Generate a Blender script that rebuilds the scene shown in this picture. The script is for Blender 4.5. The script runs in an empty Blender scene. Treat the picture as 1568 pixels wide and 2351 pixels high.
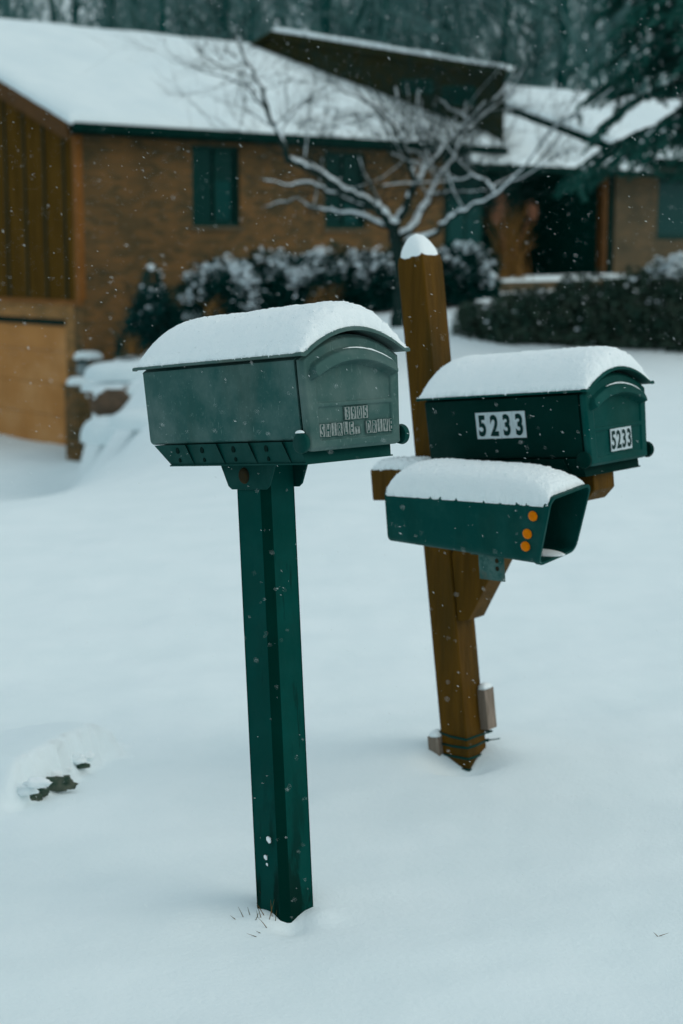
import bpy, math, random
from mathutils import Vector, Matrix, noise
PI = math.pi
col = bpy.context.scene.collection
sc = bpy.context.scene
RX = random.Random(7)

# ------------------------------------------------------------------ camera numbers
FPX, CX, CY = 3700.0, 784.0, 1175.5
TH = math.atan(981 / 5900.0)
EYE = Vector((0, 0, 1.5))

def at(x, y, Y):
    a = (x - CX) / FPX; b = -(y - CY) / FPX
    d = Vector((a, math.cos(TH) + b * math.sin(TH), -math.sin(TH) + b * math.cos(TH)))
    return EYE + d * (Y / d.y)

# ------------------------------------------------------------------ helpers
class MB:
    def __init__(s): s.v = []; s.f = []; s.m = []
    def add(s, vs, fs, mi=0, T=None):
        o = len(s.v)
        s.v += [tuple(T @ Vector(p)) if T else tuple(p) for p in vs]
        s.f += [tuple(i + o for i in f) for f in fs]; s.m += [mi] * len(fs)
    def box(s, a, b, mi=0, T=None):
        (x0, y0, z0), (x1, y1, z1) = a, b
        s.add([(x0,y0,z0),(x1,y0,z0),(x1,y1,z0),(x0,y1,z0),(x0,y0,z1),(x1,y0,z1),(x1,y1,z1),(x0,y1,z1)],
              [(0,3,2,1),(4,5,6,7),(0,1,5,4),(1,2,6,5),(2,3,7,6),(3,0,4,7)], mi, T)
    def hexa(s, p, mi=0, T=None):   # 8 corners, bottom ring then top ring
        s.add(p, [(0,3,2,1),(4,5,6,7),(0,1,5,4),(1,2,6,5),(2,3,7,6),(3,0,4,7)], mi, T)
    def prism(s, poly, n, mi=0, T=None):   # poly: 3d points, extruded by vector n
        k = len(poly); n = Vector(n)
        vs = [Vector(p) for p in poly] + [Vector(p) + n for p in poly]
        fs = [tuple(range(k))[::-1], tuple(range(k, 2 * k))] + [(i, (i+1) % k, (i+1) % k + k, i + k) for i in range(k)]
        s.add(vs, fs, mi, T)
    def tube(s, pts, rad, n=6, mi=0, T=None, cap=True):
        pts = [Vector(p) for p in pts]; N = len(pts)
        if isinstance(rad, (int, float)): rad = [rad] * N
        vs = []; fs = []
        t0 = (pts[1] - pts[0]).normalized()
        ref = Vector((0,0,1)) if abs(t0.z) < .9 else Vector((1,0,0))
        up = t0.cross(ref).normalized()
        for i in range(N):
            t = (pts[min(i+1, N-1)] - pts[max(i-1, 0)])
            if t.length < 1e-9: t = t0
            t.normalize()
            up = (up - t * up.dot(t)).normalized(); w = t.cross(up)
            for k in range(n):
                a = 2 * PI * k / n
                vs.append(pts[i] + (up * math.cos(a) + w * math.sin(a)) * rad[i])
        for i in range(N - 1):
            for k in range(n):
                k2 = (k + 1) % n
                fs.append((i*n+k, i*n+k2, (i+1)*n+k2, (i+1)*n+k))
        if cap: fs += [tuple(range(n))[::-1], tuple(range((N-1)*n, N*n))]
        s.add(vs, fs, mi, T)
    def loft(s, rings, mi=0, T=None, cap0=True, cap1=True, closed=True):
        n = len(rings[0]); vs = [p for r in rings for p in r]; fs = []
        for i in range(len(rings) - 1):
            for k in range(n if closed else n - 1):
                k2 = (k + 1) % n
                fs.append((i*n+k, i*n+k2, (i+1)*n+k2, (i+1)*n+k))
        if cap0: fs.append(tuple(range(n))[::-1])
        if cap1: fs.append(tuple(range((len(rings)-1)*n, len(rings)*n)))
        s.add(vs, fs, mi, T)
    def grid(s, fn, nu, nv, mi=0, T=None):
        vs = [fn(i / nu, j / nv) for i in range(nu + 1) for j in range(nv + 1)]
        fs = [(i*(nv+1)+j, (i+1)*(nv+1)+j, (i+1)*(nv+1)+j+1, i*(nv+1)+j+1) for i in range(nu) for j in range(nv)]
        s.add(vs, fs, mi, T)
    def build(s, name, mats, parent=None, smooth=False, bevel=0, loc=None, sub=0, angle=None):
        if not isinstance(mats, (list, tuple)): mats = [mats]
        o0 = Vector(loc) if loc is not None else (wloc[parent.name] if parent else Vector((0,0,0)))
        me = bpy.data.meshes.new(name)
        me.from_pydata([tuple(Vector(p) - o0) for p in s.v], [], s.f)
        for m in mats: me.materials.append(m)
        me.polygons.foreach_set('material_index', s.m)
        if smooth: me.polygons.foreach_set('use_smooth', [True] * len(me.polygons))
        me.update()
        o = bpy.data.objects.new(name, me); col.objects.link(o)
        if parent: o.parent = parent
        if parent is None: o.location = o0
        wloc[o.name] = o0
        if bevel:
            b = o.modifiers.new('b', 'BEVEL'); b.width = bevel; b.segments = 3; b.limit_method = 'ANGLE'; b.angle_limit = math.radians(35)
        if sub:
            b = o.modifiers.new('s', 'SUBSURF'); b.levels = sub; b.render_levels = sub
        return o
wloc = {}

def tag(o, label=None, cat=None, group=None, kind=None):
    if label: o['label'] = label
    if cat: o['category'] = cat
    if group: o['group'] = group
    if kind: o['kind'] = kind
    return o
def empty(name, loc, label=None, cat=None, group=None):
    o = bpy.data.objects.new(name, None); col.objects.link(o); o.location = loc; wloc[o.name] = Vector(loc)
    return tag(o, label, cat, group)
def copy_tree(o, loc, rz, scl, label):
    c = o.copy(); col.objects.link(c); c.location = loc; c.rotation_euler = (0, 0, rz); c.scale = (scl,) * 3
    c['label'] = label
    for ch in list(o.children):
        d = ch.copy(); col.objects.link(d); d.parent = c
    return c
def frame(o, yaw, pit, rol):
    return Matrix.Translation(o) @ (Matrix.Rotation(yaw, 4, 'Z') @ Matrix.Rotation(pit, 4, 'Y') @ Matrix.Rotation(rol, 4, 'X'))
def sm(a, b, x):
    t = max(0., min(1., (x - a) / (b - a))); return t * t * (3 - 2 * t)
def fbm(x, y, z=0., o=3):
    s = 0; a = 1
    for i in range(o):
        s += a * noise.noise(Vector((x, y, z))); x *= 2.1; y *= 2.1; z *= 2.1; a *= .5
    return s

# ------------------------------------------------------------------ materials
def mat(name, c1, c2=None, scale=8, rough=.8, bump=0, bscale=None, metal=0, stretch=(1,1,1), lo=.35, hi=.65, c3=None, s3=3, lo3=.5, hi3=.7, spec=.5, detail=6, st3=(1,1,1), sss=0):
    spec = min(spec, .22)
    m = bpy.data.materials.new(name); m.use_nodes = True
    nt = m.node_tree; N = nt.nodes; Lk = nt.links; b = N['Principled BSDF']
    b.inputs['Roughness'].default_value = rough; b.inputs['Metallic'].default_value = metal
    b.inputs['Specular IOR Level'].default_value = spec
    b.inputs['Base Color'].default_value = (*c1, 1)
    k_ = max(c1); b.inputs['Specular Tint'].default_value = (*[c / k_ for c in c1], 1)
    tc = N.new('ShaderNodeTexCoord')
    def nz(scl, st, det=detail):
        mp = N.new('ShaderNodeMapping'); mp.inputs['Scale'].default_value = st; Lk.new(tc.outputs['Object'], mp.inputs[0])
        n = N.new('ShaderNodeTexNoise'); n.inputs['Scale'].default_value = scl; n.inputs['Detail'].default_value = det
        n.inputs['Roughness'].default_value = .62
        Lk.new(mp.outputs[0], n.inputs['Vector']); return n
    if c2:
        n = nz(scale, stretch); r = N.new('ShaderNodeValToRGB')
        r.color_ramp.elements[0].position = lo; r.color_ramp.elements[1].position = hi
        r.color_ramp.elements[0].color = (*c1, 1); r.color_ramp.elements[1].color = (*c2, 1)
        Lk.new(n.outputs['Fac'], r.inputs[0]); out = r.outputs[0]
        if c3:
            n3 = nz(s3, st3); mr = N.new('ShaderNodeMapRange'); mr.inputs[1].default_value = lo3; mr.inputs[2].default_value = hi3
            Lk.new(n3.outputs['Fac'], mr.inputs[0])
            mx = N.new('ShaderNodeMix'); mx.data_type = 'RGBA'; Lk.new(mr.outputs[0], mx.inputs[0])
            Lk.new(out, mx.inputs[6]); mx.inputs[7].default_value = (*c3, 1); out = mx.outputs[2]
        Lk.new(out, b.inputs['Base Color'])
    if bump:
        n2 = nz(bscale or scale * 3, stretch); bp = N.new('ShaderNodeBump'); bp.inputs['Strength'].default_value = bump
        bp.inputs['Distance'].default_value = .01; Lk.new(n2.outputs['Fac'], bp.inputs['Height']); Lk.new(bp.outputs[0], b.inputs['Normal'])
    if sss:
        b.inputs['Subsurface Weight'].default_value = sss; b.inputs['Subsurface Radius'].default_value = (.02, .025, .03); b.inputs['Subsurface Scale'].default_value = .3
    return m
def flat(name, c, rough=.7, **k): return mat(name, c, rough=rough, **k)

SNOWC = (.76, .86, .88)
M_snow = mat('snow', SNOWC, (.80, .89, .91), scale=2.5, rough=.9, bump=.28, bscale=70, spec=.2)
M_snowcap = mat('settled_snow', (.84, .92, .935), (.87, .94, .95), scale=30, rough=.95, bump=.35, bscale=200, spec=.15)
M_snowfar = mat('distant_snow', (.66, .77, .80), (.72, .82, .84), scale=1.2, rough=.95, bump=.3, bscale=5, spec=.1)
M_flake = flat('snowflake', (.85, .9, .9), .8)

# brick with mortar, in object space
def brick_mat(name, c1, c2, cm, scale=1.0):
    m = bpy.data.materials.new(name); m.use_nodes = True; N = m.node_tree.nodes; Lk = m.node_tree.links; b = N['Principled BSDF']
    b.inputs['Roughness'].default_value = .9; b.inputs['Specular IOR Level'].default_value = .2
    tc = N.new('ShaderNodeTexCoord'); sp = N.new('ShaderNodeSeparateXYZ'); Lk.new(tc.outputs['UV'], sp.inputs[0])
    br = N.new('ShaderNodeTexBrick'); br.inputs['Scale'].default_value = scale
    br.inputs['Brick Width'].default_value = .21; br.inputs['Row Height'].default_value = .075; br.inputs['Mortar Size'].default_value = .008
    br.inputs['Color1'].default_value = (*c1, 1); br.inputs['Color2'].default_value = (*c2, 1); br.inputs['Mortar'].default_value = (*cm, 1)
    br.inputs['Bias'].default_value = -.1
    Lk.new(tc.outputs['UV'], br.inputs['Vector'])
    n = N.new('ShaderNodeTexNoise'); n.inputs['Scale'].default_value = 1.6; n.inputs['Detail'].default_value = 6; Lk.new(tc.outputs['UV'], n.inputs['Vector'])
    r = N.new('ShaderNodeValToRGB'); r.color_ramp.elements[0].position = .35; r.color_ramp.elements[1].position = .68
    r.color_ramp.elements[0].color = (.78, .84, .86, 1); r.color_ramp.elements[1].color = (1.22, 1.15, 1.08, 1)
    Lk.new(n.outputs['Fac'], r.inputs[0])
    mx = N.new('ShaderNodeMix'); mx.data_type = 'RGBA'; mx.blend_type = 'MULTIPLY'; mx.inputs[0].default_value = 1
    Lk.new(br.outputs['Color'], mx.inputs[6]); Lk.new(r.outputs[0], mx.inputs[7]); Lk.new(mx.outputs[2], b.inputs['Base Color'])
    bp = N.new('ShaderNodeBump'); bp.inputs['Strength'].default_value = .4; bp.inputs['Distance'].default_value = .01; bp.invert = True
    Lk.new(br.outputs['Fac'], bp.inputs['Height']); Lk.new(bp.outputs[0], b.inputs['Normal'])
    return m
def uv_box(o):   # UVs in metres from the dominant facing, along the house axes
    me = o.data; uv = me.uv_layers.new(name='uv')
    for p in me.polygons:
        n = p.normal
        for li in p.loop_indices:
            c = me.vertices[me.loops[li].vertex_index].co
            a = c.x * UH.x + c.y * UH.y; bq = c.x * VH.x + c.y * VH.y
            if abs(n.z) > .7: uv.data[li].uv = (a, bq)
            elif abs(n.dot(UH)) > abs(n.dot(VH)): uv.data[li].uv = (bq, c.z)
            else: uv.data[li].uv = (a, c.z)

# weathered mailbox paint: base colour, chalky wear, scratches, brown stains
def paint_mat(name, base, wear, stain, rough=.55, scratch=.5, wlo=.45, whi=.75, spec=.3, low=None):
    m = bpy.data.materials.new(name); m.use_nodes = True; N = m.node_tree.nodes; Lk = m.node_tree.links; b = N['Principled BSDF']
    tc = N.new('ShaderNodeTexCoord')
    def nz(scale, st=(1,1,1), rot=(0,0,0), det=7, rgh=.6):
        mp = N.new('ShaderNodeMapping'); mp.inputs['Scale'].default_value = st; mp.inputs['Rotation'].default_value = rot
        Lk.new(tc.outputs['Object'], mp.inputs[0])
        n = N.new('ShaderNodeTexNoise'); n.inputs['Scale'].default_value = scale; n.inputs['Detail'].default_value = det; n.inputs['Roughness'].default_value = rgh
        Lk.new(mp.outputs[0], n.inputs['Vector']); return n.outputs['Fac']
    def rng(x, a, b_, c=0., d=1.):
        r = N.new('ShaderNodeMapRange'); r.inputs[1].default_value = a; r.inputs[2].default_value = b_; r.inputs[3].default_value = c; r.inputs[4].default_value = d
        Lk.new(x, r.inputs[0]); return r.outputs[0]
    def mix(f, A, B):
        x = N.new('ShaderNodeMix'); x.data_type = 'RGBA'; Lk.new(f, x.inputs[0])
        for i, c in ((6, A), (7, B)):
            if isinstance(c, tuple): x.inputs[i].default_value = (*c, 1)
            else: Lk.new(c, x.inputs[i])
        return x.outputs[2]
    c = mix(rng(nz(9), wlo, whi), base, wear)
    c = mix(rng(nz(7, (1, 1, .22)), .48, .72, 0, .7), c, stain)
    w2 = tuple(min(1, k * 1.5 + .03) for k in wear)
    c = mix(rng(nz(26, (1, 9, 1), (.5, .9, .3), 4), .66, .74, 0, scratch), c, w2)
    c = mix(rng(nz(30, (9, 1, 1), (.2, .5, 1.1), 4), .68, .75, 0, scratch * .8), c, w2)
    c = mix(rng(nz(120), .62, .72, 0, scratch * .6), c, w2)
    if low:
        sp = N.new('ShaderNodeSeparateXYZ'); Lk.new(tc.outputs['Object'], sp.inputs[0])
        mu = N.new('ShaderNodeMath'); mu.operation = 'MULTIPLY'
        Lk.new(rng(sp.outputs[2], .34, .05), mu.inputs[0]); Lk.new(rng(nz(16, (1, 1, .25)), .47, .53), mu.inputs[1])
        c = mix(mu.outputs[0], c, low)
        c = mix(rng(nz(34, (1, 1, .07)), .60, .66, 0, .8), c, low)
    Lk.new(c, b.inputs['Base Color'])
    Lk.new(rng(nz(14), .3, .7, rough - .12, rough + .15), b.inputs['Roughness'])
    b.inputs['Specular IOR Level'].default_value = spec
    k_ = max(base); b.inputs['Specular Tint'].default_value = (*[c / k_ for c in base], 1)
    bp = N.new('ShaderNodeBump'); bp.inputs['Strength'].default_value = .12; bp.inputs['Distance'].default_value = .004
    Lk.new(nz(90), bp.inputs['Height']); Lk.new(bp.outputs[0], b.inputs['Normal'])
    return m

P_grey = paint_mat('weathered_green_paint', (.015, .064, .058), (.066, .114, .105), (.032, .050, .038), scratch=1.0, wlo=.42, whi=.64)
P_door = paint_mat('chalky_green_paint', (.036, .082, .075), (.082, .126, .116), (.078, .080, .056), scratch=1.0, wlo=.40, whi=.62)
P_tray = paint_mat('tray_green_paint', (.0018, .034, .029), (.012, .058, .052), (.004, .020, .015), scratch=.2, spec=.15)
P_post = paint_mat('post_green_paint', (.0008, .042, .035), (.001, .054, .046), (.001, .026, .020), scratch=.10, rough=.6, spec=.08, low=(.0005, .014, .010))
P_groove = paint_mat('dark_post_corner', (.0006, .020, .015), (.0006, .026, .020), (.0006, .014, .010), scratch=.05, rough=.7, spec=.05)  # darker green along the near corner of the post
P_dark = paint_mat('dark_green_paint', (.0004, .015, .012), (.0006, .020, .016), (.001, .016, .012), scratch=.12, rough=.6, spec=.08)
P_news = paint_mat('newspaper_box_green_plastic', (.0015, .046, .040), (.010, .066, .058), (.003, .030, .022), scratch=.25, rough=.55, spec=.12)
M_black = flat('dark_hole', (.001, .006, .005), .9)
M_letter = mat('dark_green_letters', (.003, .035, .030), (.010, .055, .047), scale=90, rough=.6)
M_tile = mat('cracked_silver_tile', (.26, .29, .28), (.15, .19, .18), scale=160, rough=.5, lo=.42, hi=.6)
M_white = mat('white_sticker', (.50, .58, .60), (.42, .50, .52), scale=25, rough=.5)
M_ink = flat('black_ink', (.001, .010, .009), .5)
M_orange = mat('orange_reflector', (.75, .20, .004), (.62, .16, .003), scale=60, rough=.3)
M_wood = mat('brown_stained_wood', (.052, .027, .004), (.092, .045, .006), scale=7, rough=.7, stretch=(6, 6, .5), bump=.3, bscale=25, c3=(.034, .024, .006), s3=3, st3=(2, 2, .6), lo3=.45, hi3=.7)
M_cedar = mat('pale_cedar_block', (.16, .13, .10), (.26, .21, .17), scale=14, rough=.8, stretch=(8, 8, .7), bump=.3)
M_tie = flat('dark_cable_tie', (.001, .03, .026), .45)
M_galv = mat('corroded_bracket_metal', (.01, .06, .052), (.09, .16, .15), scale=40, rough=.55, c3=(.06, .04, .02), s3=20)
M_rust = mat('rusty_bolt', (.03, .022, .010), (.012, .016, .012), scale=60, rough=.9)

# ------------------------------------------------------------------ ground heights
UH = Vector((math.cos(math.radians(42)), math.sin(math.radians(42)), 0))
VH = Vector((-UH.y, UH.x, 0))
HC = at(185, 560, 27); HC.z = 0
def H(u, v, z): return HC + UH * u + VH * v + Vector((0, 0, z))

def edge_t(x, y):   # signed distance in front of the undercut snow lip at the left
    ax, ay, bx, by = -.838, 4.10, -.725, 4.45
    dx, dy = bx - ax, by - ay; L = math.hypot(dx, dy)
    s = ((x - ax) * dx + (y - ay) * dy) / L; n = ((x - ax) * dy - (y - ay) * dx) / L
    return s / L, n
def ground(x, y):
    z = .055 * (max(0, 4.9 - y) if y > -3 else 7.9)
    z += .55 * sm(20.5, 27, y) * sm(-3.5, -1.5, x)
    xl = -3.86 + max(0, 24.6 - y) * .02; w = .22 + max(0, 23.8 - y) * .45
    side = 1 - sm(xl, xl + w, x)
    z += -1.93 * sm(6.5, 23.5, y) * side * (1 if y < 40 else 1)
    z += -.32 * sm(12, 27, y) * (1 - sm(-3.2, -.5, x)) * (1 - side)
    z += max(0, y - 48) * .21
    near = 1 - sm(9, 14, y)
    if 18 < y < 30 and x < -1: z += .16 * fbm(x * 1.5, y * 1.3, 7) * sm(-4.2, -3.6, x) * (1 - sm(-2.2, -1, x))
    if y < 14: z += (.010 * fbm(x * 1.3 + y * .5, y * 3.2 - x, 5, 2) + .0022 * fbm(x * 7, y * 9, 2, 3)) * near
    if y < 60:
        z += (.022 * fbm(x * .8, y * .5, 3) + .006 * fbm(x * 3.1, y * 2.0, 9)) * (1 + .8 * sm(8, 20, y))
    if near > 0:
        # drifts round the two posts
        d = math.hypot(x + .06, (y - 3.34)); z += .012 * math.exp(-(d / .16) ** 2) + .012 * math.exp(-(math.hypot(x + .165, y - 3.22) / .035) ** 2) + .012 * math.exp(-(math.hypot(x + .045, y - 3.22) / .035) ** 2) - .020 * math.exp(-(math.hypot(x + .105, y - 3.175) / .035) ** 2)
        d = math.hypot(x - .37, y - 4.44); z += .05 * math.exp(-(d / .34) ** 2) - .075 * math.exp(-(math.hypot(x - .335, y - 4.36) / .10) ** 2)
        s, n = edge_t(x, y)
        k = sm(-.55, .0, s) * (1 - sm(1., 1.7, s))
        wob = .035 * noise.noise(Vector((s * 5, 0, 1))) + .015 * noise.noise(Vector((s * 15, 0, 4)))
        if n + wob < 0: z += .12 * k * math.exp(-((n + wob) / .40) ** 2)
        else: z += .12 * k * math.exp(-((n + wob) / .024) ** 2)
    return z

def spaced(lo, hi, fine0, fine1, d, g):
    a = [fine0]
    while a[-1] < fine1: a.append(a[-1] + d)
    s = d
    while a[-1] < hi: s *= g; a.append(a[-1] + s)
    s = d; b = []
    c = fine0
    while c > lo: s *= g; c -= s; b.append(c)
    return b[::-1] + a
xs = spaced(-120, 120, -1.5, 1.7, .018, 1.07); ys = spaced(-6, 320, 2.7, 5.4, .018, 1.045)
g = MB()
nx, ny = len(xs), len(ys)
g.v = [(x, y, ground(x, y)) for x in xs for y in ys]
g.f = [(i*ny+j, (i+1)*ny+j, (i+1)*ny+j+1, i*ny+j+1) for i in range(nx-1) for j in range(ny-1)]
g.m = [0] * len(g.f)
tag(g.build('snowy_ground', M_snow, smooth=True), kind='structure')

# ------------------------------------------------------------------ MAILBOXES
L, W, HB, HD, AR = .53, .27, .161, .022, .047
def arch(y, a=AR): return HB + a * (1 - (2 * y / W - 1) ** 2)

def text_mesh(body, size, sx, off):
    cu = bpy.data.curves.new('txt', 'FONT'); cu.body = body; cu.size = size; cu.offset = off; cu.resolution_u = 5
    cu.align_x = 'CENTER'; cu.align_y = 'CENTER'
    o = bpy.data.objects.new('txt', cu); col.objects.link(o)
    dg = bpy.context.evaluated_depsgraph_get(); me = o.evaluated_get(dg).to_mesh()
    vs = [(v.co.x * sx, v.co.y) for v in me.vertices]; fs = [tuple(p.vertices) for p in me.polygons]
    bpy.data.objects.remove(o); bpy.data.curves.remove(cu)
    if vs:
        mx = (max(v[0] for v in vs) + min(v[0] for v in vs)) / 2; my = (max(v[1] for v in vs) + min(v[1] for v in vs)) / 2
        vs = [(a - mx, b - my) for a, b in vs]
    return vs, fs

def sticker(mb, T, cells, w, h, body_h, jit=0, border=None, face_off=.0012):
    """cells: (char, y, z) centres on the y'z' plane of T; material 0 tile, 1 glyph, 2 border"""
    for ch, y, z in cells:
        r = RX.uniform(-jit, jit); T2 = T @ Matrix.Translation((0, y, z + RX.uniform(-jit, jit) * .02)) @ Matrix.Rotation(r, 4, 'X')
        mb.box((-.0005, -w/2, -h/2), (face_off, w/2, h/2), 0, T2)
        if border is not None:
            b = .0006
            for q in ((-w/2, -h/2, -w/2+b, h/2), (w/2-b, -h/2, w/2, h/2), (-w/2+b, -h/2, w/2-b, -h/2+b), (-w/2+b, h/2-b, w/2-b, h/2)):
                mb.box((face_off - .0004, q[0], q[1]), (face_off + .0008, q[2], q[3]), border, T2)
        vs, fs = text_mesh(ch, body_h * 1.38, (.74 if w > .03 else .64) if border is None else (.40 if ch in 'VD' else .46), (.0030 if w > .03 else .0020) if border is None else .0002)
        mb.add([(face_off + .0006, a, b) for a, b in vs], fs, 1, T2)

def mailbox(root, T, Pbody, Pdoor, Proof, Ptray, worn):
    tp, tb = .007, .007
    # body shell
    def ring(x, k=0., dz=0.):
        pts = []
        r = .012
        for i in range(5):
            a = PI + i / 4 * PI / 2; pts.append((x, tp + k + r + r * math.cos(a), dz + r + r * math.sin(a)))
        for i in range(5):
            a = 1.5 * PI + i / 4 * PI / 2; pts.append((x, W - tp - k - r + r * math.cos(a), dz + r + r * math.sin(a)))
        for i in range(15):
            y = W - i / 14 * W; pts.append((x, min(max(y, k), W - k), arch(y) - .004 - k))
        return pts
    b = MB(); rs = []
    for x in (tb, tb + .004, L * .3, L * .6, L - .020):
        rs.append(ring(x, .003 if x == tb else 0))
    for i, pt in enumerate(rs[0]): pass
    b.loft(rs, 0, T); body = b.build('box_body', Pbody, root, smooth=True)
    for p in body.data.polygons: p.use_smooth = len(p.vertices) == 4
    body.modifiers.new('e', 'EDGE_SPLIT').split_angle = math.radians(40)
    # dark gasket seam between body and door
    b = MB(); b.loft([ring(L - .0205, .004), ring(L - .0155, .004)], 0, T); b.build('door_seam', M_black, root)
    # roof sheet with lip
    b = MB(); rs = []; ov = .012; NY = 26
    def rpt(x, s, dz): 
        y = -ov + s * (W + 2 * ov); t = 2 * y / W - 1
        z = HB + AR * (1 - t * t) + .002 + (.010 * max(0, abs(t) - 1) / .09 if abs(t) > 1 else 0)
        return (x, y, z + dz)
    def rring(x, d):
        return [rpt(x, i / NY, .005 + d) for i in range(NY + 1)] + [rpt(x, 1 - i / NY, 0 + min(d, 0)) for i in range(NY + 1)]
    b.loft([rring(-.010, -.002), rring(-.006, 0), rring(L - .004, 0), rring(L + .004, .002), rring(L + .014, .002), rring(L + .017, -.001)], 0, T)
    b.build('roof', Proof, root, smooth=True).modifiers.new('e', 'EDGE_SPLIT').split_angle = math.radians(40)
    # door with relief
    def relief(y, z):
        c = (y - W / 2) / (.41 * W); h = 0.
        zc = .131 + .031 * (1 - c * c)
        d = abs(z - zc) / .0165; e = max(0, abs(c) - .96) / .07; q = math.sqrt(d * d + e * e)
        if q < 1.25:
            up = (z - zc) / .0165
            h += .019 * (1 - sm(.55, 1.12, q)) * (.85 - .35 * up)
        inside = y > .125 * W and y < .89 * W
        if inside and z < zc - .019 and z > .070: h -= .0036 * sm(0, .003, y - .125*W) * sm(0, .003, .89*W - y) * sm(0, .003, z - .070)
        if inside and -.003 < z < .064: h -= .0036 * sm(0, .003, y - .125*W) * sm(0, .003, .89*W - y) * sm(0, .003, .064 - z) * sm(0, .003, z + .003)
        ed = min(y - .002, W - .002 - y, z + HD, arch(y) - .006 - z)
        h -= .007 * (1 - sm(0, .010, ed)) ** 2
        return h
    b = MB(); NU, NV = 130, 120
    def dp(i, j, front=True):
        s, t = i / NU, j / NV
        z0 = -HD; yy = .002 + s * (W - .004)
        z1 = arch(yy) - .006; rr = .018
        dz = 0
        for e0 in (s * W, (1 - s) * W):
            if e0 < rr: dz = rr - math.sqrt(max(0, rr * rr - (rr - e0) ** 2))
        z = z0 + dz * .8 + t * (z1 - z0 - dz * .8)
        y = yy + (1 - 2 * s) * tp * (1 - sm(-HD, HB, z))
        return (L + (relief(yy, z) if front else -.014), y, z)
    b.grid(lambda u, v: dp(u * NU, v * NV), NU, NV, 0, T)
    rim = [dp(i, 0) for i in range(NU + 1)] + [dp(NU, j) for j in range(1, NV + 1)] + [dp(i, NV) for i in range(NU - 1, -1, -1)] + [dp(0, j) for j in range(NV - 1, 0, -1)]
    back = [(L - .014, p[1], p[2]) for p in rim]
    b.loft([back, rim], 0, T, cap0=True, cap1=False)
    door = b.build('door', Pdoor, root, smooth=True); door.modifiers.new('e', 'EDGE_SPLIT').split_angle = math.radians(50)
    wloc[door.name] = wloc[root.name]
    # hinge caps on both bottom corners
    for ys_, sgn in ((-.001, -1), (W + .001, 1)):
        b = MB(); cx, cz, r = L - .012, -.004, .021
        def cr(y, rr): return [(cx + rr * math.cos(a * PI / 16), y, cz + rr * math.sin(a * PI / 16)) for a in range(32)]
        y0 = ys_ + (tp if sgn < 0 else -tp)
        b.loft([cr(y0, r - .002), cr(y0 + sgn * .008, r), cr(y0 + sgn * .011, r - .001), cr(y0 + sgn * .013, r - .004)], 0, T)
        o = b.build('hinge_cap', Ptray, root, smooth=True); o.modifiers.new('e', 'EDGE_SPLIT').split_angle = math.radians(50)
    # tray under the box with gussets and bolt holes
    b = MB(); zt = -.045; x0, x1 = .02, L - .035
    b.hexa([(x0 + .045, .020, zt), (x1 + .01, .020, zt), (x1 + .01, W - .020, zt), (x0 + .045, W - .020, zt), (x0, .010, -.001), (x1, .010, -.001), (x1, W - .010, -.001), (x0, W - .010, -.001)], 0, T)
    b.box((x0 + .043, .016, zt - .002), (x1 + .012, W - .016, zt + .001), 0, T)
    for gx in (.125, .23, .335, .44):
        b.prism([(gx, .014, -.001), (gx + .020, .018, zt), (gx + .010, .004, -.001)], (.003, 0, 0), 0, T)
    b.build('base_tray', Ptray, root)
    for gx in (.10, .185, .29, .395):
        for gz, r in ((-.013, .0055), (-.034, .0038)):
            hb = MB(); y = .0105 + (-gz) / .045 * .010
            hb.loft([[(gx + r * math.cos(a * PI / 8), y - .0022, gz + r * 1.25 * math.sin(a * PI / 8)) for a in range(16)],
                     [(gx + r * math.cos(a * PI / 8), y + .002, gz + r * 1.25 * math.sin(a * PI / 8)) for a in range(16)]], 0, T)
            hb.build('bolt_hole', M_black, root)

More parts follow.
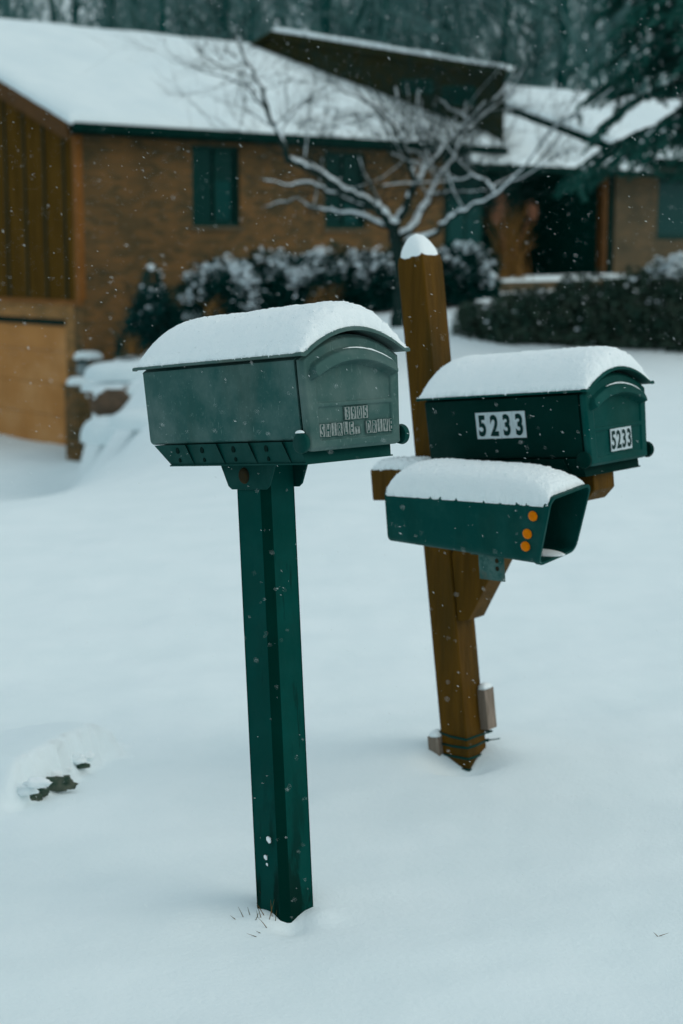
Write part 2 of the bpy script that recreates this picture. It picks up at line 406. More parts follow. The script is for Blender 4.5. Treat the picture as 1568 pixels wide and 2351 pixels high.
def snow_cap(name, T, label, group, thick=.052, seed=0, w=W, l=L, base=None, x0=-.006, xe=.012, y0=-.009, y1=None, endr=.10, frontr=.07, aedge=.33, p=2.6, tail=0):
    base = base or (lambda x, y: HB + AR * (1 - min(1., abs(2 * y / W - 1)) ** 2) + .009)
    y1 = (w + .009) if y1 is None else y1
    NU, NV = 150, 90; b = MB()
    def top(u, v):
        # warp the parameters so that rows crowd towards the rim
        u = .5 - .5 * math.cos(PI * u) if False else u
        x = x0 + u * (l + xe - x0); y = y0 + v * (y1 - y0)
        t = abs(2 * v - 1)
        side = max(0., 1 - t ** (1 / aedge)) ** .55
        eb = min(1., (x - x0) / endr); ef = min(1., (l + xe - x) / frontr)
        ends = (1 - (1 - eb) ** p) ** (1 / p) * (1 - (1 - ef) ** p) ** (1 / p)
        n = fbm(x * 7 + seed, y * 7, seed) * .0022
        fine = (fbm(x * 75, y * 75, seed + 5, 2) * .0016 + fbm(x * 190, y * 190, seed + 2, 2) * .0010)
        th = thick * side * ends
        k = min(1, th / .02)
        rim = fbm(x * 60, y * 60, seed + 9, 3) * .004
        return (x + fine * 1.2, y + rim * (1 - k) + fine, base(x, y) + th + (n + fine * 1.5) * k)
    def cosw(s): return .5 - .5 * math.cos(PI * s)
    def mixw(s): return .55 * s + .45 * cosw(s)
    b.grid(lambda u, v: top(mixw(u), cosw(v)), NU, NV, 0, T)
    n1 = NV + 1; rg = random.Random(seed)
    rims = [i * n1 for i in range(NU + 1)] + [i * n1 + NV for i in range(NU + 1)] + [NU * n1 + j for j in range(n1)] + list(range(n1))
    grain = []
    for _ in range(1500):   # loose crystals along the edge and over the surface
        i = rg.choice(rims) if rg.random() < .6 else rg.randrange(n1 * (NU + 1))
        grain.append((Vector(b.v[i]), rg.uniform(.0007, .0021)))
    # underside following the roof, closing the volume
    rimi = [j for j in range(n1)] + [i * n1 + NV for i in range(1, NU + 1)] + [NU * n1 + j for j in range(NV - 1, -1, -1)] + [i * n1 for i in range(NU - 1, 0, -1)]
    c = Vector((0, 0, 0))
    lo = len(b.v)
    dn = (T.to_3x3() @ Vector((0, 0, 1))) * .004
    for i in rimi: b.v.append(tuple(Vector(b.v[i]) - dn))
    k = len(rimi)
    for q, r_ in grain:
        q = q + Vector((rg.gauss(0, .0012), rg.gauss(0, .0012), rg.gauss(0, .0006))); o_ = len(b.v)
        b.v += [tuple(q + Vector(d_) * r_ * rg.uniform(.6, 1.3)) for d_ in ((1,0,0),(0,1,0),(-1,0,0),(0,-1,0),(0,0,1),(0,0,-1))]
        b.f += [(o_+a, o_+b_, o_+c_) for a, b_, c_ in ((0,1,4),(1,2,4),(2,3,4),(3,0,4),(1,0,5),(2,1,5),(3,2,5),(0,3,5))]; b.m += [0] * 8
    for i in range(k): b.f.append((rimi[i], rimi[(i + 1) % k], lo + (i + 1) % k, lo + i)); b.m.append(0)
    o = b.build(name, M_snowcap, None, smooth=True, loc=T @ Vector((l / 2, w / 2, base(l / 2, w / 2))))
    return tag(o, label, 'snow', group)

# --- left: grey-green mailbox on its green post
T1 = frame((-.4263, 3.4742, 1.0682), -.8264, -.1083, -.0135)
TP1 = frame((-.1156, 3.2466 + .0, 0), -.7387, -.1018, -.0466)
r1 = empty('mailbox', (-.1156, 3.2466, ground(-.11, 3.25)), 'grey-green weathered mailbox reading 3905 on a dark green square post', 'mailbox', 'mailboxes with snow on top')
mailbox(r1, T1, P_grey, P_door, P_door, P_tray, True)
# address tiles on the door
b = MB()
wd = .0163
sticker(b, T1 @ Matrix.Translation((L - .002, 0, 0)), [(c, .515 * W + (i - 1.5) * wd, .0475) for i, c in enumerate('3905')], wd, .0265, .0235, .03, border=2)
b.build('house_number', [M_tile, M_letter, M_letter], r1)
b = MB(); word = 'SHIRLEY DRIVE'; wl = .0156; x0 = .515 * W - 6 * wl
for i, c in enumerate(word):
    if c == ' ': continue
    sc_ = .62 if i in (6,) else 1
    sticker(b, T1 @ Matrix.Translation((L - .002, 0, 0)), [(c, x0 + i * wl, .0175 - (.004 if sc_ < 1 else 0))], wl * (.9 if i == 4 else 1), .0265 * sc_, .0235 * sc_, .05, border=2)
b.build('street_name', [M_tile, M_letter, M_letter], r1)
# bracket plates hugging the post
Tt = T1 @ Vector((.275, W / 2, -.047))
hgt = (TP1.inverted() @ Tt).z; s = .0862 / 2
for yy in (-s - .008, s + .002):
    b = MB(); h0 = hgt + .012
    poly = [(-.088, yy, h0), (.088, yy, h0), (.062, yy, h0 - .060), (.052, yy, h0 - .067), (-.050, yy, h0 - .067), (-.060, yy, h0 - .060)]
    b.prism(poly, (0, .005, 0), 0, TP1); b.build('post_bracket', P_tray, r1, bevel=.0012)
b = MB(); b.loft([[(-.010 + r * math.cos(a * PI / 12), yq, hgt - .026 + 1.15 * r * math.sin(a * PI / 12)) for a in range(24)] for r, yq in ((.015, -s - .008), (.013, -s - .012), (.009, -s - .014))], 0, TP1)
b.build('bracket_bolt', M_rust, r1)
# post: square tube with a chamfered, grooved near corner
b = MB(); s = .0862 / 2; rings = []
Tt = T1 @ Vector((.275, W / 2, -.047))
hgt = (TP1.inverted() @ Tt).z
prof = []
for (sx, sy) in ((-1, -1), (1, -1), (1, 1), (-1, 1)):
    if (sx, sy) == (1, -1):
        prof += [(s - .016, -s), (s - .013, -s + .0025), (s - .0025, -s + .013), (s, -s + .016)]
    else:
        prof += [(sx * s - sx * .0015 * (1 if sx * sy > 0 else 0), sy * s - sy * .0015 * (0 if sx * sy > 0 else 1)),
                 (sx * s - sx * .0015 * (0 if sx * sy > 0 else 1), sy * s - sy * .0015 * (1 if sx * sy > 0 else 0))]
for z in (-.12, .2, .5, .8, hgt): rings.append([(x, y, z) for x, y in prof])
b.loft(rings, 0, TP1)
np_ = len(prof)
for i in range(len(rings) - 1):
    for k in (2, 3, 4): b.m[i * np_ + k] = 1
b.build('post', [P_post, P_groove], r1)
# scuffs: dark wet stain & snow bits near the foot, on the post
cap1 = snow_cap('settled_snow', T1, 'thick smooth snow on the roof of the grey-green mailbox reading 3905', 'snow caps on the mailboxes', .053, 1)

# --- right: brown timber post with arm and brace
TP2 = frame((.36, 4.4626, 0), -.7023, -.1191, .0085)
r2 = empty('wooden_post', (.36, 4.4626, 0), 'leaning brown timber post with crossarm and diagonal brace', 'post')
s = .046; b = MB(); c = .003
def sq(z, k=0, c=.003):
    a = s - k
    return [(-a + c, -a, z), (a - c, -a, z), (a, -a + c, z), (a, a - c, z), (a - c, a, z), (-a + c, a, z), (-a, a - c, z), (-a, -a + c, z)]
PH = 1.475
b.loft([sq(-.2), sq(.3), sq(.8), sq(PH - .02), sq(PH, .003)] + [sq(PH + .012, .013)], 0, TP2)
b.build('upright', M_wood, r2)
T2 = frame((.2283, 4.2871, .9247), -.7755, -.1073, .0097)
# arm under the mailbox, chamfered at its front end
b = MB(); y0, y1 = .075, .165; z1, z0 = -.028, -.116
prof = [(-.285, z0), (.455, z0), (.487, z0 + .028), (.487, z1), (-.285, z1)]
b.prism([(x, y0, z) for x, z in prof], (0, y1 - y0, 0), 0, T2)
b.build('arm', M_wood, r2, bevel=.004)
# diagonal brace
b = MB()
pa = TP2 @ Vector((.03, -.035, .500)); pb = T2 @ Vector((.33, .12, z0 - .01))
d = (pb - pa).normalized(); yv = (T2.to_3x3() @ Vector((0, 1, 0))).normalized(); nv = d.cross(yv).normalized()
pl = TP2.inverted() @ pb
b.prism([(s + .001, -.040, .448), (s + .040, -.040, .452), (s + .275, -.040, pl.z - .005), (s + .275, -.040, pl.z + .015), (s + .14, -.040, pl.z + .015), (s + .001, -.040, .640)], (0, .078, 0), 0, TP2)
b.build('brace', M_wood, r2, bevel=.003)
# second (dark green) mailbox
r3 = empty('mailbox', T2 @ Vector((.265, .135, -.045)), 'dark green mailbox with white 5233 stickers on the timber post arm', 'mailbox', 'mailboxes with snow on top')
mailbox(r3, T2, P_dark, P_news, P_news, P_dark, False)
b = MB(); w5 = .0405
Tn = T2 @ Matrix(((0, -1, 0, 0), (1, 0, 0, 0), (0, 0, 1, 0), (0, 0, 0, 1)))
# the side face normal is -y'; make a frame whose x axis looks out of it and whose y axis runs along the box
Ts = T2 @ Matrix(((0, 1, 0, 0), (-1, 0, 0, .0062), (0, 0, 1, 0), (0, 0, 0, 1)))
# (local x -> -y', local y -> x')
sticker(b, Ts @ Matrix.Rotation(.0435, 4, 'Y'), [(c, .262 + (i - 1.5) * w5, .090) for i, c in enumerate('5233')], w5 - .0006, .068, .052, .02)
b.build('number_sticker', [M_white, M_ink], r3)
b = MB(); w6 = .0225
sticker(b, T2 @ Matrix.Translation((L + .0002, 0, 0)), [(c, .53 * W + (i - 1.5) * w6, .035) for i, c in enumerate('5233')], w6 - .0004, .056, .044, .03)
b.build('number_sticker', [M_white, M_ink], r3)
snow_cap('settled_snow', T2, 'thick snow on the roof of the dark green mailbox reading 5233', 'snow caps on the mailboxes', .054, 4)

# open newspaper box below
T3 = frame((.1222, 4.1021, .7222), -.70, -.026, .09)
Lb, Lt, NW, NH, ntp = .457, .508, .178, .170, .005
hb0, hb1 = .013, NH - .009
r4 = empty('newspaper_box', T3 @ Vector((.22, NW / 2, 0)), 'open-fronted green newspaper box with three orange reflectors below the mailbox', 'newspaper box')
def nring(k, ins=0., r=.022):
    # k 0 back .. 1 front; front plane leans
    z0 = hb0 * (1 - k); z1 = hb1 + (NH - hb1) * k; bk = .004 * (1 - k)
    pts = []
    def P(y, z):
        f = z / NH; xf = Lb + (Lt - Lb) * f
        return (-.010 * (1 - f) + k * (xf + .010 * (1 - f)), y, z)
    yb0, yb1 = ntp + ins + bk, NW - ntp - ins - bk; yt0, yt1 = ins + bk * .4, NW - ins - bk * .4
    z0 += ins; z1 -= ins
    corners = [((yb0, z0), PI, 1.5 * PI), ((yb1, z0), 1.5 * PI, 2 * PI), ((yt1, z1), 0, PI / 2), ((yt0, z1), PI / 2, PI)]
    sg = [(1, 1), (-1, 1), (-1, -1), (1, -1)]
    for ((cy, cz), a0, a1), (sy, sz) in zip(corners, sg):
        rr = r - ins
        for i in range(6):
            a = a0 + (a1 - a0) * i / 5
            pts.append(P(cy + sy * rr + rr * math.cos(a), cz + sz * rr + rr * math.sin(a)))
    return pts
b = MB()
outer = [nring(k) for k in (0, .25, .5, .75, .96)]
b.loft(outer + [nring(.97, -.003), nring(1.0, -.003), nring(1.0, .004)] + [nring(k, .004) for k in (.9, .6, .3, .02)], 0, T3, True, True)
o = b.build('box_shell', P_news, r4, smooth=True); o.modifiers.new('e', 'EDGE_SPLIT').split_angle = math.radians(45)
for (px, pz) in ((.452, .124), (.432, .078), (.424, .046)):
    b = MB(); r = .0125
    f = pz / NH; yy = ntp * (1 - f)
    b.loft([[(px + rr * math.cos(a * PI / 14), yy - dy, pz + rr * math.sin(a * PI / 14)) for a in range(28)] for rr, dy in ((r, -.003), (r, .003), (r - .002, .005), (r - .006, .0058))], 0, T3)
    b.build('reflector', M_orange, r4, smooth=True).modifiers.new('e', 'EDGE_SPLIT').split_angle = math.radians(50)
b = MB(); b.box((.262, .03, -.060), (.338, .034, .012), 0, T3); b.box((.235, .0345, .0), (.33, .14, .006), 0, T3); b.build('mounting_bracket', M_galv, r4, bevel=.001)
for zz in (-.028, -.008):
    b = MB(); b.loft([[(.318 + .005 * math.cos(a * PI / 8), yq, zz + .006 * math.sin(a * PI / 8)) for a in range(16)] for yq in (.0302, .0285)], 0, T3); b.build('bolt', M_rust, r4)
def nbase(x, y):
    k = min(1, max(0, x / Lt)); e = min(y, NW - y) / .022
    dz = 0 if e > 1 else .022 - .022 * math.sqrt(max(0, 1 - (1 - max(e, 0)) ** 2))
    return hb1 + (NH - hb1) * k - dz * .8 + .001
snow_cap('settled_snow', T3, 'rounded snow drift on top of the open newspaper box', 'snow caps on the mailboxes', .060, 9, w=NW, l=Lt, base=nbase, x0=.006, xe=-.012, y0=.0, y1=NW - .004, endr=.13, frontr=.22, aedge=.42)
# snow on the post top, and on the short end of the arm
b = MB(); NS = 28; rings = []
for i in range(13):
    f = i / 12; rr = .043 * (1 - f ** 2.1) ** .6 + .0002; z = PH - .004 + .070 * f
    ring_ = []
    for k in range(NS):
        a = 2 * PI * k / NS; sqn = 1 / max(abs(math.cos(a)), abs(math.sin(a))); m_ = (1 - f) * min(sqn, 1.25) + f
        q = rr * m_ * (1 + .03 * fbm(math.cos(a) * 2, math.sin(a) * 2, f * 3))
        ring_.append((q * math.cos(a) - .004 * f, q * math.sin(a), z + (.004 * fbm(math.cos(a) * 3, math.sin(a) * 3, 1) if i == 0 else 0)))
    rings.append(ring_)
b.loft(rings, 0, TP2)
tag(b.build('settled_snow', M_snowcap, smooth=True, loc=TP2 @ Vector((0, 0, PH))), 'small dome of snow on the pointed top of the timber post', 'snow')
def abase(x, y): return z1 + .001
o = snow_cap('settled_snow', T2 @ Matrix.Translation((-.285, 0, 0)), 'low snow on the back end of the timber crossarm', None, .028, 14, w=.24, l=.20, base=lambda x, y: z1 + .001, x0=.004, xe=0, y0=.077, y1=.163, endr=.05, frontr=.04)

# cedar blocks strapped to the foot, and the ties round them
def block(Tb, sx, sy, z0, z1, lab):
    b = MB(); b.hexa([(-sx, -sy, z0), (sx, -sy, z0), (sx, sy, z0), (-sx, sy, z0), (-sx, -sy, z1), (sx, -sy, z1 - .004), (sx, sy, z1), (-sx, sy, z1 + .002)], 0, Tb)
    o = b.build('wood_block', M_cedar, None, loc=Tb @ Vector((0, 0, z0)), bevel=.0015); tag(o, lab, 'wood block', 'wood blocks strapped to the timber post')
    b = MB(); b.loft([[(k * sx * math.copysign(abs(math.cos(a)) ** .5, math.cos(a)), k * sy * math.copysign(abs(math.sin(a)) ** .5, math.sin(a)), z1 + h) for a in [PI * j / 12 for j in range(24)]] for k, h in ((.98, -.001), (.92, .008), (.6, .014), (.2, .016))], 0, Tb)
    tag(b.build('settled_snow', M_snowcap, smooth=True, loc=Tb @ Vector((0, 0, z1))), 'pinch of snow on ' + lab, 'snow')
block(TP2 @ Matrix.Translation((s + .012, s + .002, 0)), .014, .022, .120, .238, 'taller grey wood block at the right of the post foot')
block(TP2 @ Matrix.Translation((-s - .015, -s + .006, 0)), .019, .025, -.02, .112, 'short pale wood block at the left of the post foot')
def tie(zl, zm, zr, tail, lab, wl=0, wr=0):
    b = MB(); e = .0022
    c = [(-s - wl - e, s, zl + .003), (-s - wl - e, -s - e * .5, zl), (-s * .2, -s - e * 1.2, (zl + zm) / 2 - .001), (s + e, -s - e, zm), (s + e * 1.2, -s * .1, (zm + zr) / 2 - .002), (s + wr + e, s + e, zr), (0, s + e, zr), (-s - wl - e, s + e, zl + .003)]
    b.tube(c, .0032, 6, 0, TP2)
    t = Vector(tail[0]); b.tube([t, t + Vector(tail[1])], [.0022, .0016], 6, 0, TP2); b.box(tuple(t - Vector((.004, .004, .004))), tuple(t + Vector((.004, .004, .004))), 0, TP2)
    tag(b.build('cable_tie', M_tie, None, smooth=True, loc=TP2 @ Vector((0, 0, zm))), lab, 'cable tie', 'cable ties round the timber post')
tie(.122, .108, .112, ((-s - .003, -s + .002, .122), (-.024, -.012, .0)), 'uppermost cable tie, with its tail sticking out left', 0, .020)
tie(.090, .084, .084, ((s + .003, s + .002, .084), (.030, .022, .002)), 'second cable tie from the top, tail sticking out right', 0, 0)
tie(.062, .052, .052, ((-s - .028, -s, .064), (-.018, -.010, .003)), 'third cable tie from the top, looped over the short block', .025, 0)
tie(.028, .020, .022, ((-s * .3, -s - .004, .024), (.02, -.003, .001)), 'lowest cable tie, half buried in the snow', .025, 0)

# snow stuck to and in the hinge, the crescents and the newspaper box
def dab(T, p, r, lab, n=1, seed=0):
    b = MB(); rg = random.Random(seed)
    rings = []
    for i in range(6):
        f = i / 5; k = math.sqrt(max(0, 1 - f * f))
        rings.append([(p[0] + r[0] * k * math.cos(a) * (1 + .15 * fbm(math.cos(a) * 2, math.sin(a) * 2, seed)), p[1] + r[1] * k * math.sin(a), p[2] + r[2] * f) for a in [2 * PI * j / 18 for j in range(18)]])
    b.loft(rings, 0, T)
    return tag(b.build('snow_clump', M_snowcap, smooth=True, loc=T @ Vector(p)), lab, 'snow clump')
dab(T1, (L - .014, -.001, .0155), (.012, .006, .006), 'tiny snow clump on the near hinge cap of the grey-green mailbox')
dab(T3, (.40, .10, .004), (.07, .03, .008), 'small snow clump lying inside the open newspaper box')
def crescent(T, lab, u0, u1, th):
    b = MB(); pts = []; rad = []
    for i in range(26):
        f = i / 25; y = W * (u0 + (u1 - u0) * f); c = (y - W / 2) / (.43 * W); zc = .131 + .031 * (1 - c * c)
        pts.append((L + .0045, y, zc + .0125 + .001 * noise.noise(Vector((y * 90, 0, 0))))); rad.append(th * (math.sin(PI * f) ** .6 + .05) * (1 + .5 * noise.noise(Vector((y * 160, 3, 0)))))
    b.tube(pts, rad, 7, 0, T)
    tag(b.build('snow_streak', M_snowcap, smooth=True, loc=T @ Vector(pts[12])), lab, 'snow streak', 'snow streaks on the mailbox handles')
crescent(T1, 'thin snow streak on the door handle of the grey-green mailbox', .36, .90, .0030)
crescent(T2, 'thin snow streak on the door handle of the dark green mailbox', .30, .88, .0034)
for i, (px, pz, r) in enumerate(((-.018, .215, .009), (-.028, .165, .006), (.035, .30, .006))):
    pass
for (x, y, z, r) in ((.006, -s - .0, .262, .008), (-.006, -s, .222, .006), (-.003, -s, .207, .0035)):
    b = MB(); b.tube([(x - r*.5, y + .0005, z + r*.6), (x, y + .001, z), (x + r * .4, y + .0005, z - r)], [r * .35, r * .7, r * .3], 7, 0, TP1)
    tag(b.build('snow_clump', M_snowcap, smooth=True, loc=TP1 @ Vector((x, y, z))), 'tiny fleck of snow stuck low on the green post', 'snow clump', 'flecks of snow on the green post')

# dry grass blades at the foot of the green post
b = MB(); rg = random.Random(3)
def blade(p, d, L_, r): 
    p = Vector(p); d = Vector(d).normalized(); e = Vector((rg.uniform(-.2,.2), rg.uniform(-.2,.2), rg.uniform(-.2,.1)))
    b.tube([p, p + d * L_ * .5, p + d * L_ + e * L_ * .3], [r, r * .8, r * .2], 4)
for (px, py, dx, dz, L_) in ((600, 2105, -.25, 1, .035), (625, 2103, -.08, 1, .045), (615, 2130, -.5, .8, .034), (592, 2105, -.1, 1, .02), (575, 2100, -.3, 1, .024),
                              (560, 2105, -.4, 1, .03), (545, 2110, -.7, .6, .02), (605, 2142, -.8, .5, .018), (598, 2150, -.9, .4, .03), (570, 2155, -1, .1, .04), (612, 2085, -.35, 1, .05), (618, 2108, .2, 1, .05), (608, 2100, -.5, .9, .04), (585, 2112, .3, .7, .025), (632, 2112, .1, 1, .03), (1505, 2148, .9, .4, .03), (1515, 2150, -.6, .6, .02)):
    a = at(px, py, 3.1); Y = 3.1
    for _ in range(8):
        a = at(px, py, Y); Y += (a.z - ground(a.x, a.y)) / .44 * 1.0
    a = at(px, py, Y); blade((a.x, a.y, ground(a.x, a.y) - .004), (dx, -.1, dz), L_, .0009)
M_dry = mat('dry_grass', (.16, .07, .015), (.04, .07, .04), scale=40, rough=.8)
tag(b.build('dry_grass', M_dry), 'few dry grass blades poking through snow at the green post foot', 'grass', kind='stuff')

# stones and dead leaves under the snow lip at the left
M_stone = mat('mossy_stone', (.010, .045, .032), (.10, .11, .085), scale=30, rough=.9, bump=.6)
def stone(name, p, r, lab, m, seed, cat, squ=1.0, grp=None):
    b = MB(); p = Vector(p); NU, NV = 18, 12
    def f(u, v):
        a = 2 * PI * u; c = PI * v; d = Vector((math.cos(a) * math.sin(c), math.sin(a) * math.sin(c), math.cos(c)))
        k = 1 + .45 * fbm(d.x * 1.3 + seed, d.y * 1.3, d.z * 1.3)
        return p + Vector((d.x * r[0], d.y * r[1], d.z * r[2])) * k
    b.grid(f, NU, NV)
    return tag(b.build(name, m, smooth=True, loc=p - Vector((0, 0, r[2]))), lab, cat, grp)
def on_ground(px, py, guess=4.3):
    Y = guess
    for _ in range(30):
        a = at(px, py, Y); Y += (a.z - ground(a.x, a.y)) * 1.5
    return at(px, py, Y)
a = on_ground(72, 1838); stone('stone', (a.x, a.y + .015, a.z + .004), (.026, .016, .013), 'small grey stone in the gap under the snow lip', M_stone, 1, 'stone')
a = on_ground(112, 1812); stone('stone', (a.x, a.y + .018, a.z + .008), (.066, .014, .019), 'dark mossy stone showing under the middle of the snow lip', M_stone, 5, 'stone')
a = on_ground(92, 1826); stone('stone', (a.x, a.y + .014, a.z + .004), (.024, .012, .013), 'rounded grey stone wedged between the two largest in the gap', M_stone, 14, 'stone')
a = on_ground(142, 1796); stone('stone', (a.x, a.y + .014, a.z + .004), (.026, .011, .013), 'dark stone at the upper edge of the gap under the snow lip', M_stone, 17, 'stone')
a = on_ground(190, 1765); stone('stone', (a.x, a.y + .01, a.z + .006), (.020, .009, .009), 'dark stone tip under the right end of the snow lip', M_stone, 9, 'stone')

for i, (px, py, rr) in enumerate(((56, 1822, .030), (84, 1806, .034), (112, 1788, .034), (140, 1772, .026), (178, 1750, .024), (200, 1742, .018))):
    a = on_ground(px, py); stone('snow_clump', (a.x, a.y + .01, a.z + .006), (rr, .018, .014), 'ragged snow clump overhanging the dark gap at the left', M_snowcap, 40 + i * 3, 'snow clump', 1, 'snow clumps hanging over the dark gap')
# ------------------------------------------------------------------ HOUSE
BR = brick_mat('tan_brick', (.155, .080, .026), (.058, .046, .020), (.090, .068, .036))
BR3 = brick_mat('light_orange_brick', (.34, .165, .055), (.20, .105, .035), (.22, .14, .06))
BR2 = brick_mat('grey_tan_brick', (.10, .070, .036), (.06, .05, .028), (.09, .08, .055))
M_side = mat('brown_board_siding', (.055, .030, .005), (.100, .052, .009), scale=3, rough=.8, stretch=(3, 3, .3), spec=.03)
M_batt = flat('dark_batten', (.008, .014, .008), .8)
M_trim = mat('orange_brown_trim', (.16, .065, .016), (.22, .09, .024), scale=4, rough=.7)
M_rake = mat('brown_rake_board', (.060, .030, .010), (.085, .04, .013), scale=4, rough=.7)
M_fascia = mat('dark_teal_gutter', (.001, .014, .011), (.002, .022, .018), scale=3, rough=.6, spec=.03)
M_gar = mat('tan_garage_door', (.46, .21, .062), (.38, .17, .048), scale=1.5, rough=.6, c3=(.50, .26, .10), s3=.9)
M_pane = flat('dark_window_glass', (.002, .016, .014), .12)
M_pane2 = flat('pale_curtain_behind_glass', (.002, .027, .025), .3)
M_frame = flat('dark_window_frame', (.001, .015, .012), .5)
M_porch = mat('shade_lifted_porch_wood', (.002, .050, .040), (.004, .062, .048), scale=4, rough=.8, spec=.03)  # base colour lifted so the deeply shaded recess does not go black
house = empty('brick_house', H(6, 3, 0), 'long tan brick house with snowy roof, board-sided gable and garage', 'house')
def part(name, fn, m, parent=house, uv=False, bevel=0):
    b = MB(); fn(b); o = b.build(name, m, parent, bevel=bevel)
    if uv: uv_box(o)
    return o
def hbox(b, u0, u1, v0, v1, z0, z1, mi=0):
    b.hexa([H(u0,v0,z0), H(u1,v0,z0), H(u1,v1,z0), H(u0,v1,z0), H(u0,v0,z1), H(u1,v0,z1), H(u1,v1,z1), H(u0,v1,z1)], mi)
WINS = [(2.31, 3.37, 1.81, 3.20), (5.38, 6.43, 1.79, 3.20)]
EZ = 3.50
def front(b):   # brick front wall built round its openings
    us = [0.0, 2.31, 3.37, 5.38, 6.43, 8.55]
    th = .25
    for i in range(5):
        u0, u1 = us[i], us[i+1]
        if i in (1, 3):
            z0, z1 = WINS[i // 2][2:]
            hbox(b, u0, u1, 0, th, -.9, z0); hbox(b, u0, u1, 0, th, z1, EZ)
        else: hbox(b, u0, u1, 0, th, -2.3 if i == 0 else -.9, EZ)
part('front_wall', front, BR, uv=True)
def gable(b):
    hbox(b, .0, .25, .252, .53, -2.3, .24); hbox(b, .0, .25, 3.3, 3.8, -2.3, .24); hbox(b, .0, .25, .252, 11, .24, .57); hbox(b, .0, .25, 3.8, 11, -2.3, .24)
part('lower_gable_wall', gable, BR3, uv=True)
def siding(b):
    b.prism([H(-.03, .10, .572), H(-.03, 11.1, .572), H(-.03, 11.1, 3.55), H(-.03, 5.6, 5.55), H(-.03, .10, 3.55)], UH * .12)
part('board_siding', siding, M_side)
def batt(b):
    v = .36
    while v < 11:
        hbox(b, -.05, -.031, v, v + .05, .575, (3.5 + (v * .37 if v < 5.6 else (11.2 - v) * .37))); v += .62
part('siding_battens', batt, M_batt)
part('corner_trim', lambda b: hbox(b, -.06, .06, -.02, .10, .58, EZ - .03), M_trim)
part('sill_band', lambda b: hbox(b, -.05, -.001, -.02, 11, .50, .57), M_trim)
gd = part('garage_door', lambda b: [hbox(b, .10, .16, .53, 3.3, -2.0 + i * .56, -2.0 + i * .56 + .552) for i in range(4)], M_gar)
part('top_gap', lambda b: hbox(b, .06, .165, .53, 3.3, .12, .24), M_fascia, gd)
part('bottom_seal', lambda b: hbox(b, .09, .17, .53, 3.3, -2.08, -2.003), M_fascia, gd)
for k, (u0, u1, z0, z1) in enumerate(WINS):
    w_ = part('window', lambda b: [hbox(b, u0, u1, .04, .12, z0, z0 + .07), hbox(b, u0, u1, .04, .12, z1 - .07, z1), hbox(b, u0, u0 + .07, .04, .12, z0 + .07, z1 - .07), hbox(b, u1 - .07, u1, .04, .12, z0 + .07, z1 - .07), hbox(b, (u0 + u1) / 2 - .02, (u0 + u1) / 2 + .02, .05, .11, z0 + .07, z1 - .07)], M_frame)
    part('pane', lambda b: hbox(b, u0 + .07, u1 - .07, .09, .10, z0 + .07, z1 - .07), M_pane, w_)
    part('curtain', lambda b: [hbox(b, u0 + .55, u1 - .16, .079, .0895, z0 + .1, z1 - .6)], M_pane2, w_)
    part('window_sill', lambda b: hbox(b, u0 - .05, u1 + .05, -.03, .04, z0 - .08, z0 - .004), BR2, w_, uv=True)
# entrance side
def door3(b):
    hbox(b, 8.552, 9.72, .06, .20, .6, EZ - .25)
part('entry_panel', door3, M_porch)
e_ = part('entry_window', lambda b: hbox(b, 8.62, 9.66, .02, .059, .9, 2.92), M_frame)
part('pane', lambda b: [hbox(b, 8.70, 9.12, .005, .019, 1.0, 2.8), hbox(b, 9.2, 9.6, .005, .019, 1.0, 2.8)], M_pane2, e_)
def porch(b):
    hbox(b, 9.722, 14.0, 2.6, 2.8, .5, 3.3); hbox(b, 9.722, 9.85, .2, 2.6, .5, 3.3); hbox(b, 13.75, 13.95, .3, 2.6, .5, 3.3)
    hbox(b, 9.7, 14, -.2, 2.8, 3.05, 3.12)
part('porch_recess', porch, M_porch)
part('porch_floor', lambda b: hbox(b, 9.6, 14.0, -.6, 2.6, .3, .74), BR2, uv=True)
part('entrance_door', lambda b: [hbox(b, 11.6, 12.6, 2.52, 2.6, .76, 2.9)], M_frame)
part('porch_post', lambda b: hbox(b, 13.42, 13.58, -.1, .06, .74, 3.12), M_rake)
part('downspout', lambda b: hbox(b, 13.62, 13.74, -.12, .0, .4, 3.12), M_fascia)
def rw(b):
    hbox(b, 13.96, 15.5, 0, .25, -.5, 3.15); hbox(b, 15.5, 17.5, 0, .25, -.5, 1.6); hbox(b, 15.5, 17.5, 0, .25, 3.0, 3.15); hbox(b, 17.5, 22, 0, .25, -.5, 3.15)
part('right_wall', rw, BR2, uv=True)
w_ = part('window', lambda b: [hbox(b, 15.5, 15.6, .04, .12, 1.6, 3.0), hbox(b, 17.4, 17.5, .04, .12, 1.6, 3.0), hbox(b, 15.6, 17.4, .04, .12, 1.6, 1.7), hbox(b, 15.6, 17.4, .04, .12, 2.9, 3.0)], M_frame)
part('pane', lambda b: hbox(b, 15.6, 17.4, .09, .10, 1.7, 2.9), M_pane2, w_)
